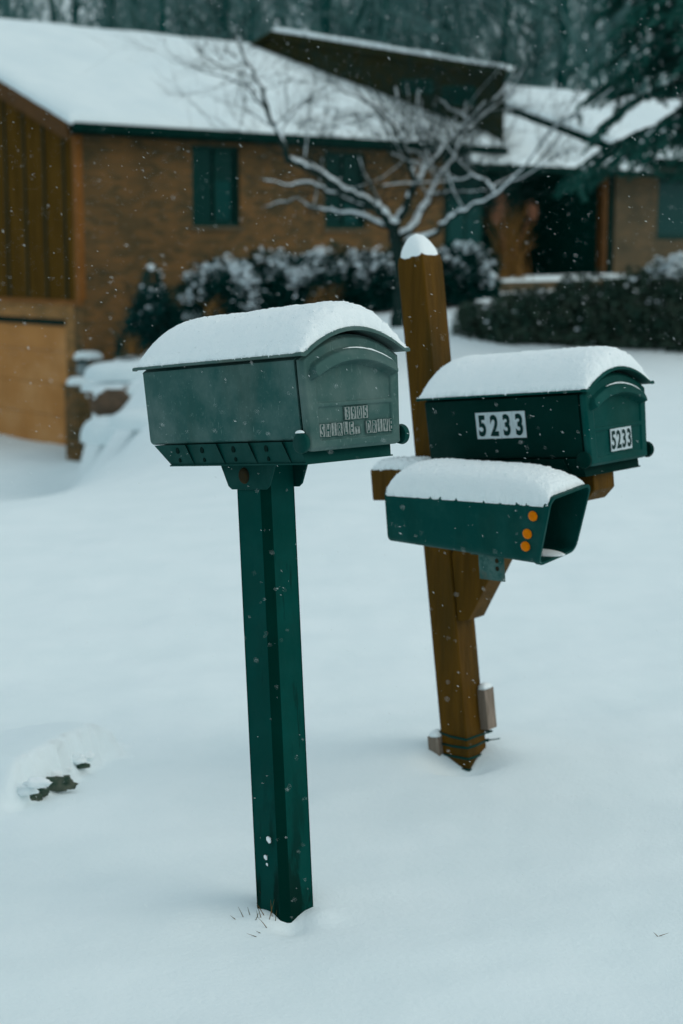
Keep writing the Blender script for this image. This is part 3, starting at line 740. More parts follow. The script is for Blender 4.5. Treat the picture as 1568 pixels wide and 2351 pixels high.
# roof structure: main gable
def zr(v): return 3.46 + .39 * (v + .3)
M_roofdeck = flat('roof_deck', (.01, .02, .016), .8)
RV = 5.6
def mroof(b):
    t = .14
    for (a, c_) in (((-.3, zr(-.3)), (RV, zr(RV))), ((RV + .001, zr(RV)), (11.5, zr(-.3)))):
        b.hexa([H(-.35, a[0], a[1] - t), H(9.9, a[0], a[1] - t), H(9.9, c_[0], c_[1] - t), H(-.35, c_[0], c_[1] - t), H(-.35, a[0], a[1]), H(9.9, a[0], a[1]), H(9.9, c_[0], c_[1]), H(-.35, c_[0], c_[1])])
roof = part('main_roof', mroof, M_roofdeck)
part('gutter', lambda b: hbox(b, -.33, 9.95, -.42, -.302, zr(-.3) - .17, zr(-.3) - .03), M_fascia, roof)
part('soffit', lambda b: hbox(b, -.3, 9.9, -.3, -.001, zr(-.3) - .20, zr(-.3) - .17), M_fascia, roof)
part('rake_board', lambda b: b.prism([H(-.40, -.3, zr(-.3) - .32), H(-.40, RV, zr(RV) - .32), H(-.40, RV, zr(RV) - .03), H(-.40, -.3, zr(-.3) - .03)], UH * .045), M_rake, roof)
def er(b):
    t = .12
    b.hexa([H(8.7, -.45, 3.10 - t), H(23, -.45, 3.10 - t), H(23, 4, 4.93 - t), H(9.9, 4, 4.93 - t), H(8.7, -.45, 3.10), H(23, -.45, 3.10), H(23, 4, 4.93), H(9.9, 4, 4.93)])
roof2 = part('entrance_roof', er, M_roofdeck)
part('gutter', lambda b: hbox(b, 8.72, 23, -.56, -.452, 2.96, 3.08), M_fascia, roof2)
def z2(v): return 3.10 + (v + .45) * 1.83 / 4.45
# raised gable block with its brown end wall
A, B_, B2, A2 = (8.13, 4.62), (9.95, -.30), (11.4, 1.3), (9.6, 6.0)
M_upw = mat('brown_upper_siding', (.030, .026, .009), (.017, .023, .012), scale=5, rough=.8, spec=.03)
def up(b):
    zb = 3.3
    b.hexa([H(*A, zb + .6), H(*B_, zb), H(*B2, zb), H(*A2, zb + .6), H(*A, 5.92), H(*B_, 4.93), H(*B2, 4.95), H(*A2, 5.95)])
    b.prism([H(7.86, 5.34, 4.6), H(8.125, 4.64, 4.4), H(8.125, 4.64, 5.91), H(7.86, 5.34, 5.62)], UH * .4 + VH * .3)
upw = part('upper_gable_wall', up, M_upw)
def ufas(b):
    b.prism([H(7.72, 5.50, 5.55), H(8.0, 4.70, 5.93), H(8.0, 4.70, 6.02), H(7.72, 5.50, 5.64)], UH * .7 + VH * .4)
    b.hexa([H(A[0]-.15, A[1]+.08, 5.88), H(B_[0]-.15, B_[1]-.2, 4.80), H(B2[0], B2[1]-.1, 4.82), H(A2[0], A2[1]+.3, 5.95), H(A[0]-.15, A[1]+.08, 6.02), H(B_[0]-.15, B_[1]-.2, 4.95), H(B2[0], B2[1]-.1, 4.97), H(A2[0], A2[1]+.3, 6.09)])
part('upper_roof', ufas, M_upw)
def onl(f, z): return H(A[0] + (B_[0] - A[0]) * f, A[1] + (B_[1] - A[1]) * f, z)
nrm = (UH * (B_[1] - A[1]) - VH * (B_[0] - A[0])).normalized() 
for f0, f1, zz0, zz1 in ((.56, .70, 4.55, 4.88), (.74, .88, 4.28, 4.70)):
    w_ = part('upper_window', lambda b: b.prism([onl(f0, zz0 + .05), onl(f1, zz0), onl(f1, zz1 - .05), onl(f0, zz1)], nrm * .04), M_porch)
    part('pane', lambda b: b.prism([onl(f0 + .01, zz0 + .08) + nrm * .035, onl(f1 - .01, zz0 + .04) + nrm * .035, onl(f1 - .01, zz1 - .09) + nrm * .035, onl(f0 + .01, zz1 - .04) + nrm * .035], nrm * .012), M_frame, w_)
# snow on the roofs
def slab(name, c0, c1, c2, c3, th, lab, nu=80, nv=40, r=.35, amp=.03, seed=0, grp='snow lying on the house roofs'):
    """snow sheet over the roof quad c0(eave-left) c1(eave-right) c2(ridge-right) c3(ridge-left)"""
    b = MB(); c = [Vector(q) for q in (c0, c1, c2, c3)]
    def e(s, Ls): 
        d = min(s, 1 - s) * Ls; return (1 - (1 - min(1, d / r)) ** 2.5) ** .5
    Lu = (c[1] - c[0]).length; Lv = (c[3] - c[0]).length
    def f(u, v):
        u_ = .5 - .5 * math.cos(PI * u); v_ = .5 - .5 * math.cos(PI * v)
        p = c[0].lerp(c[1], u_).lerp(c[3].lerp(c[2], u_), v_)
        return p + Vector((0, 0, .004 + th * min(e(u_, Lu), e(v_, Lv)) * (1 + .25 * fbm(u_ * Lu * .7, v_ * Lv * .7, seed)) + amp * .3 * fbm(u_ * Lu * 2, v_ * Lv * 2, seed)))
    b.grid(f, nu, nv)
    k = nv + 1; rimi = list(range(k)) + [i * k + nv for i in range(1, nu + 1)] + [nu * k + j for j in range(nv - 1, -1, -1)] + [i * k for i in range(nu - 1, 0, -1)]
    lo = len(b.v); n = len(rimi)
    for i in rimi: q = b.v[i]; b.v.append((q[0], q[1], q[2] - .03))
    for i in range(n): b.f.append((rimi[i], rimi[(i+1) % n], lo + (i+1) % n, lo + i)); b.m.append(0)
    return tag(b.build(name, M_snowfar, smooth=True, loc=c[0].lerp(c[2], .5)), lab, 'roof snow', grp)
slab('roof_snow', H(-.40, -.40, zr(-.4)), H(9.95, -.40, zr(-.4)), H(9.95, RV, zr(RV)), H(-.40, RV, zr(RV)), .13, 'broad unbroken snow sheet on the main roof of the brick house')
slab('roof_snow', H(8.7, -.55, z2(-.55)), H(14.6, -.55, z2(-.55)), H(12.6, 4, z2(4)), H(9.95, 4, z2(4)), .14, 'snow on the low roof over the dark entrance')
# raised roof section right of the diagonal dark edge
def rup(b):
    t = .26
    P = [(14.55, -.2), (23, -.2), (23, 4), (12.55, 4)]
    b.hexa([H(u_, v_, z2(v_)) for u_, v_ in P] + [H(u_, v_, z2(v_) + t) for u_, v_ in P])
part('raised_roof_section', rup, M_fascia)
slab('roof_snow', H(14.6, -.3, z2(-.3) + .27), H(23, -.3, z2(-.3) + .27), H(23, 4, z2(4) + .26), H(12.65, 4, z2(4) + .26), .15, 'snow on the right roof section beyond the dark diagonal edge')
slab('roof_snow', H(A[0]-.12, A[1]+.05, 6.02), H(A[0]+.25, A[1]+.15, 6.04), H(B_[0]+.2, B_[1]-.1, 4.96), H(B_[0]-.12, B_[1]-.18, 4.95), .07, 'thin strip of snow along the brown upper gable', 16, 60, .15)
slab('ledge_snow', H(9.7, -.58, .745), H(14.0, -.58, .745), H(14.0, .4, .745), H(9.7, .4, .745), .10, 'snow on the step of the dark entrance porch', 40, 12, .2, grp=None)

# brick piers and lantern beside the drive
pr = empty('brick_pier', at(187, 1050, 25.6), 'brown brick pier at the drive edge below the lantern', 'pier')
x = at(187, 900, 25.6).x; y = 25.6; zt_ = at(187, 890, 25.6).z
def pier(b, x0, x1, y0, y1, z0, z1):
    c_ = Vector(((x0 + x1) / 2, (y0 + y1) / 2, 0)); R_ = Matrix.Translation(c_) @ Matrix.Rotation(math.radians(42), 4, 'Z') @ Matrix.Translation(-c_)
    b.box((x0, y0, z0), (x1, y1, z1), 0, R_)
b = MB(); pier(b, x - .20, x + .16, 25.42, 25.78, -2.4, zt_); o = b.build('pier_body', BR, pr); uv_box(o)
b = MB(); pier(b, x - .22, x + .18, 25.40, 25.80, zt_ + .001, zt_ + .05); o = b.build('coping', BR2, pr); uv_box(o)
pr2 = empty('brick_pier', (x, 26.5, -.7), 'short brick pier behind the lantern, capped with snow', 'pier')
zt2 = at(187, 824, 26.5).z
b = MB(); pier(b, x - .28, x + .20, 26.3, 26.7, -2.4, zt2); o = b.build('pier_body', BR, pr2); uv_box(o)
rw_ = MB()
rw_.prism([(x + .15, 25.75, -2.4), (x + .30, 26.4, -2.4), (x + .30, 26.4, -.98), (x + .15, 25.75, -1.05)], (.22, -.05, 0))
o = rw_.build('retaining_wall', BR2, None, loc=(x + .25, 26, -2.4)); uv_box(o); tag(o, 'low retaining wall between the brick pier and the snow bank', 'wall')
def mound(name, p, r, lab, seed, cat='snow', grp=None, m=M_snowfar):
    b = MB(); p = Vector(p); NU, NV = 24, 8
    def f(u, v):
        a = 2 * PI * u; c = PI / 2 * v; k = math.sin(c) ** .45
        d = Vector((math.cos(a) * k, math.sin(a) * k, math.cos(c) ** .8 if v < 1 else 0))
        n = 1 + .12 * fbm(d.x * 2 + seed, d.y * 2, seed)
        return p + Vector((d.x * r[0] * n, d.y * r[1] * n, d.z * r[2]))
    b.grid(f, NU, NV); return tag(b.build(name, m, smooth=True, loc=p), lab, cat, grp)
mound('settled_snow', (x - .02, 25.6, zt_ + .052), (.21, .22, .12), 'snow cap on the brown brick pier at the drive edge', 3)
mound('settled_snow', (x - .03, 26.5, zt2 + .002), (.23, .24, .12), 'snow cap on the short pier behind the lantern', 8)
lt = empty('lantern', at(190, 868, 25.9), 'small grey lantern standing between the two brick piers', 'lantern')
M_lant = flat('pale_grey_lantern', (.20, .25, .26), .5)
lp = at(190, 868, 25.9)
b = MB(); b.tube([lp + Vector((0, 0, -.25)), lp + Vector((0, 0, .04))], .035, 8); b.build('lantern_stem', M_fascia, lt)
b = MB(); b.tube([lp + Vector((0, 0, .041)), lp + Vector((0, 0, .10)), lp + Vector((0, 0, .25))], [.06, .10, .085], 8); b.build('lantern_glass', M_lant, lt)
b = MB(); b.tube([lp + Vector((0, 0, .251)), lp + Vector((0, 0, .27)), lp + Vector((0, 0, .31))], [.13, .12, .02], 8); b.build('lantern_cap', M_fascia, lt)
M_boul = mat('brown_boulder', (.13, .085, .055), (.07, .055, .04), scale=5, rough=.9, bump=.5)
def hit(px, py, Y=8.):
    while Y < 60:
        a = at(px, py, Y)
        if a.z < ground(a.x, a.y): return a
        Y += .03
    return a
a = hit(285, 925); stone('boulder', a, (.50, .28, .21), 'brown boulder half buried in the snowy bank by the house', M_boul, 3, 'boulder')
mound('settled_snow', a + Vector((-.02, .17, .07)), (.52, .34, .16), 'snow heaped over the brown boulder', 5)
for i, (px, py, r_, lab) in enumerate(((250, 885, (.42, .3, .16), 'snow hummock between the lantern and the boulder'), (290, 850, (.6, .4, .24), 'highest snow hummock of the bank, under the evergreen'),
        (262, 985, (.46, .36, .34), 'rounded snow hummock below the boulder'), (345, 960, (.5, .4, .22), 'snow hummock of the bank nearest the grey-green mailbox'))):
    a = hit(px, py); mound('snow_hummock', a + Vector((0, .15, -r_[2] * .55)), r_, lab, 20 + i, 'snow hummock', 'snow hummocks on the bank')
# ------------------------------------------------------------------ SHRUBS
M_leafd = mat('dark_teal_leaves', (.0006, .020, .016), (.004, .044, .038), scale=6, rough=.7, spec=.03)
M_leafg = mat('brown_green_leaves', (.020, .056, .042), (.062, .088, .064), scale=5, rough=.8, spec=.03)
M_leafe = mat('blue_green_needles', (.002, .036, .032), (.012, .070, .064), scale=6, rough=.8, spec=.03)
M_snowl = flat('snow_on_leaves', (.80, .88, .91), .9)
M_twig = mat('dark_twigs', (.006, .022, .016), (.015, .032, .024), scale=8, rough=.9, spec=.03)
def shrub(name, p, r, n, leaf, m, lab, seed, cat='shrub', grp=None, snow=.25, shape='dome', snowsize=1.6, base_dark=True, slo=.42):
    rg = random.Random(seed); p = Vector(p); root = empty(name, p, lab, cat, grp)
    lf = MB(); sn = MB(); tw = MB()
    for i in range(int(n)):
        while True:
            d = Vector((rg.uniform(-1, 1), rg.uniform(-1, 1), rg.uniform(0, 1)))
            q = math.hypot(d.x, d.y)
            if shape == 'dome' and d.x ** 2 + d.y ** 2 + (d.z * 1.0) ** 4 * 1.0 < 1 and (d.length > .55 or rg.random() < .5): break
            if shape == 'cone' and q < (1 - d.z) ** .75 * (.85 + .3 * rg.random()) and (q > .5 * (1 - d.z) or rg.random() < .3): break
        lump = 1 + .18 * fbm(d.x * 2.2 + seed, d.y * 2.2, d.z * 2.2 + seed)
        c = p + Vector((d.x * r[0], d.y * r[1], d.z * r[2])) * lump
        if noise.noise(Vector((d.x * 3.5 + seed * 2, d.y * 3.5, d.z * 3.5))) < -.5: continue
        topness = noise.noise(Vector((d.x * 2.6, d.y * 2.6 + seed, d.z * 1.5))) * .6
        is_snow = rg.random() < snow * (3.2 * sm(slo, 1, d.z * .9 + topness * 1.6)) * sm(-.15, .25, noise.noise(Vector((d.x * 4 + seed, d.y * 4, d.z * 4 + 3))))
        s_ = leaf * rg.uniform(.6, 1.3) * (snowsize if is_snow else 1)
        ax = Vector((rg.gauss(0, 1), rg.gauss(0, 1), rg.gauss(0, .6))).normalized(); bx = ax.orthogonal().normalized()
        bx = Matrix.Rotation(rg.uniform(0, 6.28), 3, ax) @ bx
        if is_snow: bx = Vector((bx.x, bx.y, bx.z * .25)).normalized(); ax = Vector((ax.x, ax.y, ax.z * .3)).normalized()
        t = sn if is_snow else lf
        w_ = .8 if is_snow else .42
        o = len(t.v)
        t.v += [tuple(c - ax * s_), tuple(c + bx * s_ * w_), tuple(c + ax * s_), tuple(c - bx * s_ * w_)]
        t.f.append((o, o+1, o+2, o+3)); t.m.append(0)
        if is_snow:
            z = Vector((0, 0, s_ * .5)); o = len(t.v); t.v += [tuple(c - ax * s_ * .8 + z*.2), tuple(c + z), tuple(c + ax * s_ * .8)]; t.f.append((o, o+1, o+2)); t.m.append(0)
            o = len(t.v); t.v += [tuple(c - bx * s_ * .7), tuple(c + z), tuple(c + bx * s_ * .7)]; t.f.append((o, o+1, o+2)); t.m.append(0)
    for i in range(26):
        a = rg.uniform(0, 6.28); k = rg.uniform(.3, .85); e = p + Vector((math.cos(a) * r[0] * k, math.sin(a) * r[1] * k, r[2] * rg.uniform(.5, .85)))
        tw.tube([p + Vector((rg.uniform(-.1,.1), rg.uniform(-.1,.1), -.05)), p.lerp(e, .5) + Vector((0, 0, -.05)), e], [.018, .012, .004], 4)
    tw.build('stem', M_twig, root); lf.build('foliage', m, root)
    if sn.f: tag(sn.build('snow', M_snowl, root), kind='stuff')
    return root
def gz(x, y): return ground(x, y)
G1 = 'snowy shrubs of the hedge under the windows'
for i, (px, pt, Y, rx, lab) in enumerate(((535, 590, 25.2, .95, 'leftmost rounded snowy shrub of the hedge'), (650, 577, 25.4, 1.15, 'snowy shrub of the hedge between the two windows'),
        (775, 574, 25.6, 1.15, 'snowy shrub below the second house window'), (880, 574, 25.8, 1.0, 'snowy shrub of the hedge just left of the timber post'),
        (985, 572, 26.0, .75, 'snowy shrub directly behind the timber post top'), (1065, 562, 26.2, .60, 'rightmost snow-topped shrub of the hedge beside the dry grass'))):
    top = at(px, pt, Y); z0 = min(gz(top.x, Y), top.z - .7) if i < 4 else top.z - .85
    shrub('snowy_shrub', (top.x, Y, z0), (rx, .6, (top.z - z0) * 1.0), 8500, .044, M_leafd, lab, 30 + i, grp=G1, snow=.80, snowsize=.95, slo=.50)
G2 = 'dark leafy shrubs on the right'
for i, (px, pt, pbm, Y, rx, lab) in enumerate(((1215, 668, 800, 23.0, .68, 'leftmost dark shrub right of the timber post'), (1345, 640, 812, 22.8, .75, 'tall dark shrub in front of the entrance porch'),
        (1470, 625, 815, 22.6, .72, 'dark shrub left of the snow-laden one'), (1585, 640, 815, 22.4, .68, 'dark shrub cut by the right edge of the frame'),
        (1085, 695, 780, 23.6, .30, 'small loose shrub just behind the timber post'))):
    top = at(px, pt, Y); z0 = at(px, pbm, Y).z - .05
    shrub('dark_shrub', (top.x, Y, z0), (rx, .6, (top.z - z0)), 9500 if rx > .4 else 1800, .046, M_leafg, lab, 50 + i, grp=G2, snow=.012, snowsize=1.0, slo=.2)
top = at(1545, 600, 24.4); shrub('snow_laden_shrub', (top.x, 24.4, at(1545, 700, 24.4).z), (.42, .4, .70), 3200, .036, M_leafg, 'shrub heaped with snow beside the brick wall at right', 71, snow=.9, snowsize=1.7, slo=-.1)
top = at(350, 612, 26.0); shrub('evergreen_shrub', (top.x, 26.0, at(350, 800, 26.0).z - .1), (.62, .5, 1.5), 7500, .044, M_leafe, 'cone-shaped blue-green evergreen against the brick wall', 77, cat='evergreen', snow=.035, shape='cone', slo=.3)
# far small shrubs left of timber post
for i, (px, py, Y) in enumerate(((868, 735, 24), (930, 880, 15.5))):
    pass
# ornamental grasses
M_orn = mat('dry_orange_grass', (.22, .115, .036), (.11, .06, .018), scale=8, rough=.8)
M_plume = mat('pinkish_plume', (.34, .17, .10), (.26, .12, .07), scale=8, rough=.9)
def orn(px, pb_, pt, Y, spread, n, lab, seed, plumes=()):
    rg = random.Random(seed); p = at(px, pb_, Y); h = at(px, pt, Y).z - p.z
    root = empty('ornamental_grass', p, lab, 'ornamental grass', 'clumps of dry ornamental grass'); b = MB()
    for i in range(n):
        a = rg.uniform(0, 6.28); k = spread * rg.random() ** .7; hh = h * rg.uniform(.35, 1); q = p + Vector((rg.gauss(0, spread * .33), rg.gauss(0, spread * .33), 0))
        e = p + Vector((math.cos(a) * k, math.sin(a) * k, hh)); m_ = q.lerp(e, .5) + Vector((0, 0, hh * .12)) - Vector((math.cos(a), math.sin(a), 0)) * k * .15
        b.tube([q, m_, e], [.007, .006, .002], 3, cap=False)
    b.build('grass_blades', M_orn, root)
    if plumes:
        c = MB()
        for (qx, qy, r_) in plumes:
            t = at(qx, qy, Y); c.tube([p + Vector((rg.gauss(0, .05), 0, 0)), p.lerp(t, .6) + Vector((0, 0, .1)), t], [.01, .008, .006], 4)
            for j in range(150):
                d = Vector((rg.gauss(0, .35) * r_, rg.gauss(0, .35) * r_, rg.gauss(0, .6) * r_)); f = t + d
                c.tube([f, f + Vector((rg.uniform(-.03, .03), rg.uniform(-.02, .02), rg.uniform(.02, .05)))], [.006, .002], 3, cap=False)
        c.build('plumes', M_plume, root)
orn(1168, 640, 455, 28.5, .55, 120, 'tall dry orange grass clump by the dark entrance', 1, ((1150, 470, .16), (1140, 500, .12), (1222, 488, .12)))
orn(485, 728, 668, 23.8, .26, 11, 'small dry grass tuft between the evergreen and the hedge', 2)
orn(740, 700, 648, 24.0, .40, 16, 'low dry grass tuft in front of the hedge', 3)
orn(300, 815, 760, 24.5, .2, 28, 'dry grass tuft at the foot of the evergreen', 4)
orn(330, 850, 790, 24.3, .2, 22, 'dry grass tuft in the snow left of the mailbox roof', 5)
# low snowy brick ledge behind the mailbox
b = MB(); a = at(420, 728, 25); c_ = at(700, 732, 25.6); b.hexa([a + Vector((0,0,-.5)), c_ + Vector((0,0,-.5)), c_ + Vector((0,.3,-.5)), a + Vector((0,.3,-.5)), a, c_, c_ + Vector((0,.3,0)), a + Vector((0,.3,0))])
o = b.build('garden_wall', BR2, None, loc=a); uv_box(o); tag(o, 'low garden wall edging the hedge bed', 'wall')
slab('ledge_snow', a + Vector((0, -.05, 0)), c_ + Vector((0, -.05, 0)), c_ + Vector((0, .3, 0)), a + Vector((0, .3, 0)), .09, 'snow along the top of the low garden wall', 40, 8, .1, grp=None)

# ------------------------------------------------------------------ TREES
M_bark = mat('dark_bark', (.006, .020, .018), (.018, .034, .030), scale=6, rough=.9, stretch=(3, 3, 1), spec=.03)
def crab():
    Y = 20.5; rg = random.Random(11); base = at(912, 752, Y); base.z = min(base.z, ground(base.x, Y) + .02) if False else base.z
    root = empty('bare_tree', base, 'spreading bare ornamental tree with snow-lined limbs in front of the house', 'tree')
    tr = MB(); br = MB(); sn = MB(); tw = MB()
    limbs = [  # pixels on the way, depth at start and end, radii
        ('t', [(912, 752), (920, 690), (922, 630), (912, 570), (903, 528)], 0, 0, .092, .072),
        ('l', [(903, 528), (880, 490), (845, 465), (790, 440), (745, 405), (700, 385), (660, 368)], 0, -1.2, .075, .045),
        ('l', [(660, 368), (642, 310), (615, 260), (595, 190), (560, 130), (540, 85)], -1.2, -1.9, .042, .012),
        ('l', [(615, 260), (562, 195), (470, 165), (400, 130)], -1.5, -1.9, .02, .006),
        ('l', [(850, 480), (800, 462), (768, 445), (715, 420), (650, 425), (600, 410)], -.3, -.6, .045, .01),
        ('l', [(903, 528), (835, 497), (770, 488), (720, 478), (680, 455), (600, 478)], 0, .9, .045, .008),
        ('l', [(903, 528), (930, 482), (948, 430), (955, 415)], 0, -.3, .06, .05),
        ('l', [(955, 415), (940, 378), (925, 330), (905, 290), (862, 242), (800, 215), (770, 190)], -.3, -1.0, .046, .010),
        ('l', [(952, 420), (985, 378), (1010, 350), (1050, 308), (1088, 285), (1040, 255), (1000, 225)], -.3, .5, .05, .010),
        ('l', [(1050, 308), (1100, 268), (1160, 200), (1190, 150)], .2, 1.0, .03, .008),
        ('l', [(915, 545), (955, 510), (985, 450), (1010, 400), (1040, 368), (1065, 300), (1072, 230)], 0, .8, .062, .012),
        ('l', [(925, 560), (1000, 535), (1032, 500), (1080, 475), (1140, 448), (1200, 390), (1262, 300), (1340, 250)], 0, -1.2, .045, .010),
        ('l', [(990, 448), (1030, 440), (1075, 442), (1120, 440)], .3, 0, .03, .012),
        ('l', [(1140, 448), (1120, 420), (1085, 402), (1055, 415)], -.6, -.5, .03, .015),
        ('l', [(985, 378), (960, 350), (930, 345)], -.2, -.4, .025, .01),
        ('l', [(925, 330), (980, 320), (1020, 290), (1090, 240)], -.5, .3, .022, .006)]
    def twigs(p, d, L_, r, dep):
        n = 4; pts = [p]; q = p.copy()
        for i in range(n):
            d = (d + Vector((rg.gauss(0, .17), rg.gauss(0, .17), rg.gauss(0, .14) + .06))).normalized(); q = q + d * L_ / n; pts.append(q.copy())
            if dep > 0:
                for _ in range(2 if dep > 1 else 3):
                    if rg.random() < .60:
                        s_ = Vector((rg.gauss(0, 1), rg.gauss(0, 1), rg.gauss(.15, .7))).normalized()
                        twigs(q, (d * .9 + s_ * .85).normalized(), L_ * rg.uniform(.42, .7), r * .55, dep - 1)
        tw.tube(pts, [r, r * .85, r * .7, r * .55, r * .35], 3, cap=False)
        if dep >= 2 and rg.random() < .12: sn.tube([q_ + Vector((0, 0, r * 1.2)) for q_ in pts], [r * .95] * 5, 4, cap=False)
    for kind, px, y0, y1, r0, r1_ in limbs:
        N_ = len(px); pts = []; rad = []
        for i, (a_, b_) in enumerate(px):
            f = i / (N_ - 1); pts.append(at(a_, b_, Y + y0 + (y1 - y0) * f)); rad.append((r0 + (r1_ - r0) * f) * (1 if kind == 't' else .86))
        # subdivide with wiggle
        P2 = []; R2 = []
        for i in range(N_ - 1):
            for k in range(4):
                f = k / 4; q = pts[i].lerp(pts[i+1], f) + (Vector((rg.gauss(0, .012), rg.gauss(0, .012), rg.gauss(0, .012))) if k else Vector((0, 0, 0))); P2.append(q); R2.append(rad[i] * (1 - f) + rad[i+1] * f)
        P2.append(pts[-1]); R2.append(rad[-1])
        (tr if kind == 't' else br).tube(P2, R2, 9)
        if kind == 'l':
            P3 = []; R3 = []
            for q, r_ in zip(P2, R2):
                P3.append(q + Vector((0, -r_ * .35, r_ * .62))); R3.append(r_ * .80 * (1 + .35 * noise.noise(q * 3)) if True else 0)
            R3[0] *= .5; R3[-1] *= .4; sn.tube(P3, R3, 8)
        for i in range(3, len(P2), 1):
            if kind == 'l' and rg.random() < .68:
                d = (P2[i] - P2[i-1]).normalized(); s_ = Vector((rg.gauss(0, 1), rg.gauss(0, 1), rg.gauss(.2, .7))).normalized()
                twigs(P2[i], (d * .6 + s_).normalized(), rg.uniform(.5, 1.15), min(.0085, R2[i] * .4), 2)
    tr.build('trunk', M_bark, root, smooth=True); br.build('limbs', M_bark, root, smooth=True); tw.build('twigs', M_bark, root); tag(sn.build('snow', M_snowl, root, smooth=True), kind='stuff')
crab()

# far woods
M_far = mat('hazed_green_bark', (.003, .052, .045), (.008, .072, .064), scale=2, rough=.95, spec=.03)  # haze put into the bark colour: paler teal than near trunks
M_fart = mat('hazed_frosted_twigs', (.032, .115, .107), (.14, .24, .235), scale=1.2, rough=.95, spec=.03)  # twigs paled in colour to stand in for the distant haze
def far_tree(seed, hgt, r0, lean):
    rg = random.Random(seed); root = empty('bare_tree', (0, 0, 0)); tr = MB(); tw = MB()
    pts = []; q = Vector((0, 0, -1.0)); d = Vector((lean, 0, 1)).normalized(); N_ = 12
    for i in range(N_ + 1):
        pts.append(q.copy()); d = (d + Vector((rg.gauss(0, .035), rg.gauss(0, .03), 0))).normalized(); q = q + d * (hgt + 1) / N_
    rad = [r0 * (1 - .85 * i / N_) for i in range(N_ + 1)]; tr.tube(pts, rad, 7)
    def br(p, d, L_, r, dep, m):
        n = 3; P = [p]; q = p.copy()
        for i in range(n):
            d = (d + Vector((rg.gauss(0, .16), rg.gauss(0, .16), rg.gauss(.05, .1)))).normalized(); q = q + d * L_ / n; P.append(q.copy())
            if dep:
                for _ in range(2):
                    s_ = Vector((rg.gauss(0, 1), rg.gauss(0, 1), rg.gauss(.3, .5))).normalized(); br(q, (d + s_ * .7).normalized(), L_ * rg.uniform(.4, .65), r * .5, dep - 1, tw)
        m.tube(P, [r, r * .8, r * .6, r * .4], 3, cap=False)
    for i in range(22):
        f = rg.uniform(.12, .98); k = f * N_; j = int(min(k, N_ - 1)); p = pts[j].lerp(pts[j+1], k - j); a = rg.uniform(0, 6.28)
        L_ = (1 - f) * hgt * .26 + rg.uniform(.5, 1.5); up_ = rg.uniform(.5, 1.4)
        br(p, Vector((math.cos(a), math.sin(a), up_)).normalized(), L_, r0 * (1 - .8 * f) * .42, 2, tr if rg.random() < .3 else tw)
    tr.build('trunk', M_far, root, smooth=True); tw.build('crown', M_fart, root); return root
protos = [far_tree(100 + i, h_, r_, l_) for i, (h_, r_, l_) in enumerate(((15, .17, .02), (17, .22, -.03), (13, .13, .05), (16, .19, .0), (12, .11, -.06), (18, .26, .03)))]
rg = random.Random(5); nt_ = 0
WOODG = 'bare trees of the wood behind the house'; WOODL = 'bare grey-green tree in the wood behind the house'
for row, (Y0, n) in enumerate(((52, 12), (62, 17), (74, 19), (90, 21))):
    for i in range(n):
        Y = Y0 + rg.uniform(-3, 3); X = (-.25 + .53 * (i + rg.uniform(.1, .9)) / n) * Y if i < n - 3 or row == 0 else -(.27 + .13 * rg.random()) * Y
        o = protos[nt_] if nt_ < 6 else None; zz = ground(X, Y)
        sc2 = rg.uniform(.85, 1.2); rz = rg.uniform(0, 6.28)
        if o: o.location = (X, Y, zz); o.rotation_euler = (0, 0, rz); o.scale = (sc2,) * 3; o['label'] = WOODL; o['category'] = 'tree'; o['group'] = WOODG
        else:
            c = copy_tree(protos[rg.randrange(6)], (X, Y, zz), rz, sc2, WOODL); c['category'] = 'tree'; c['group'] = WOODG
        nt_ += 1
# saplings and brush between them
b = MB(); rg = random.Random(21)
for i in range(1700):
    Y = rg.uniform(50, 88); X = rg.uniform(-.24, .27) * Y; p = Vector((X, Y, ground(X, Y) + rg.uniform(0, 6.5) * rg.random())); h_ = rg.uniform(.8, 3.0); d = Vector((rg.gauss(.06, .28), rg.gauss(0, .2), 1)).normalized()
    b.tube([p, p + d * h_ * .5 + Vector((rg.gauss(0, .08), 0, 0)), p + d * h_ + Vector((rg.gauss(0, .25), 0, 0))], [.03, .02, .006], 3, cap=False)
tag(b.build('undergrowth', M_fart), 'haze-pale frosted saplings and brush between the trees of the wood', 'undergrowth', kind='stuff')

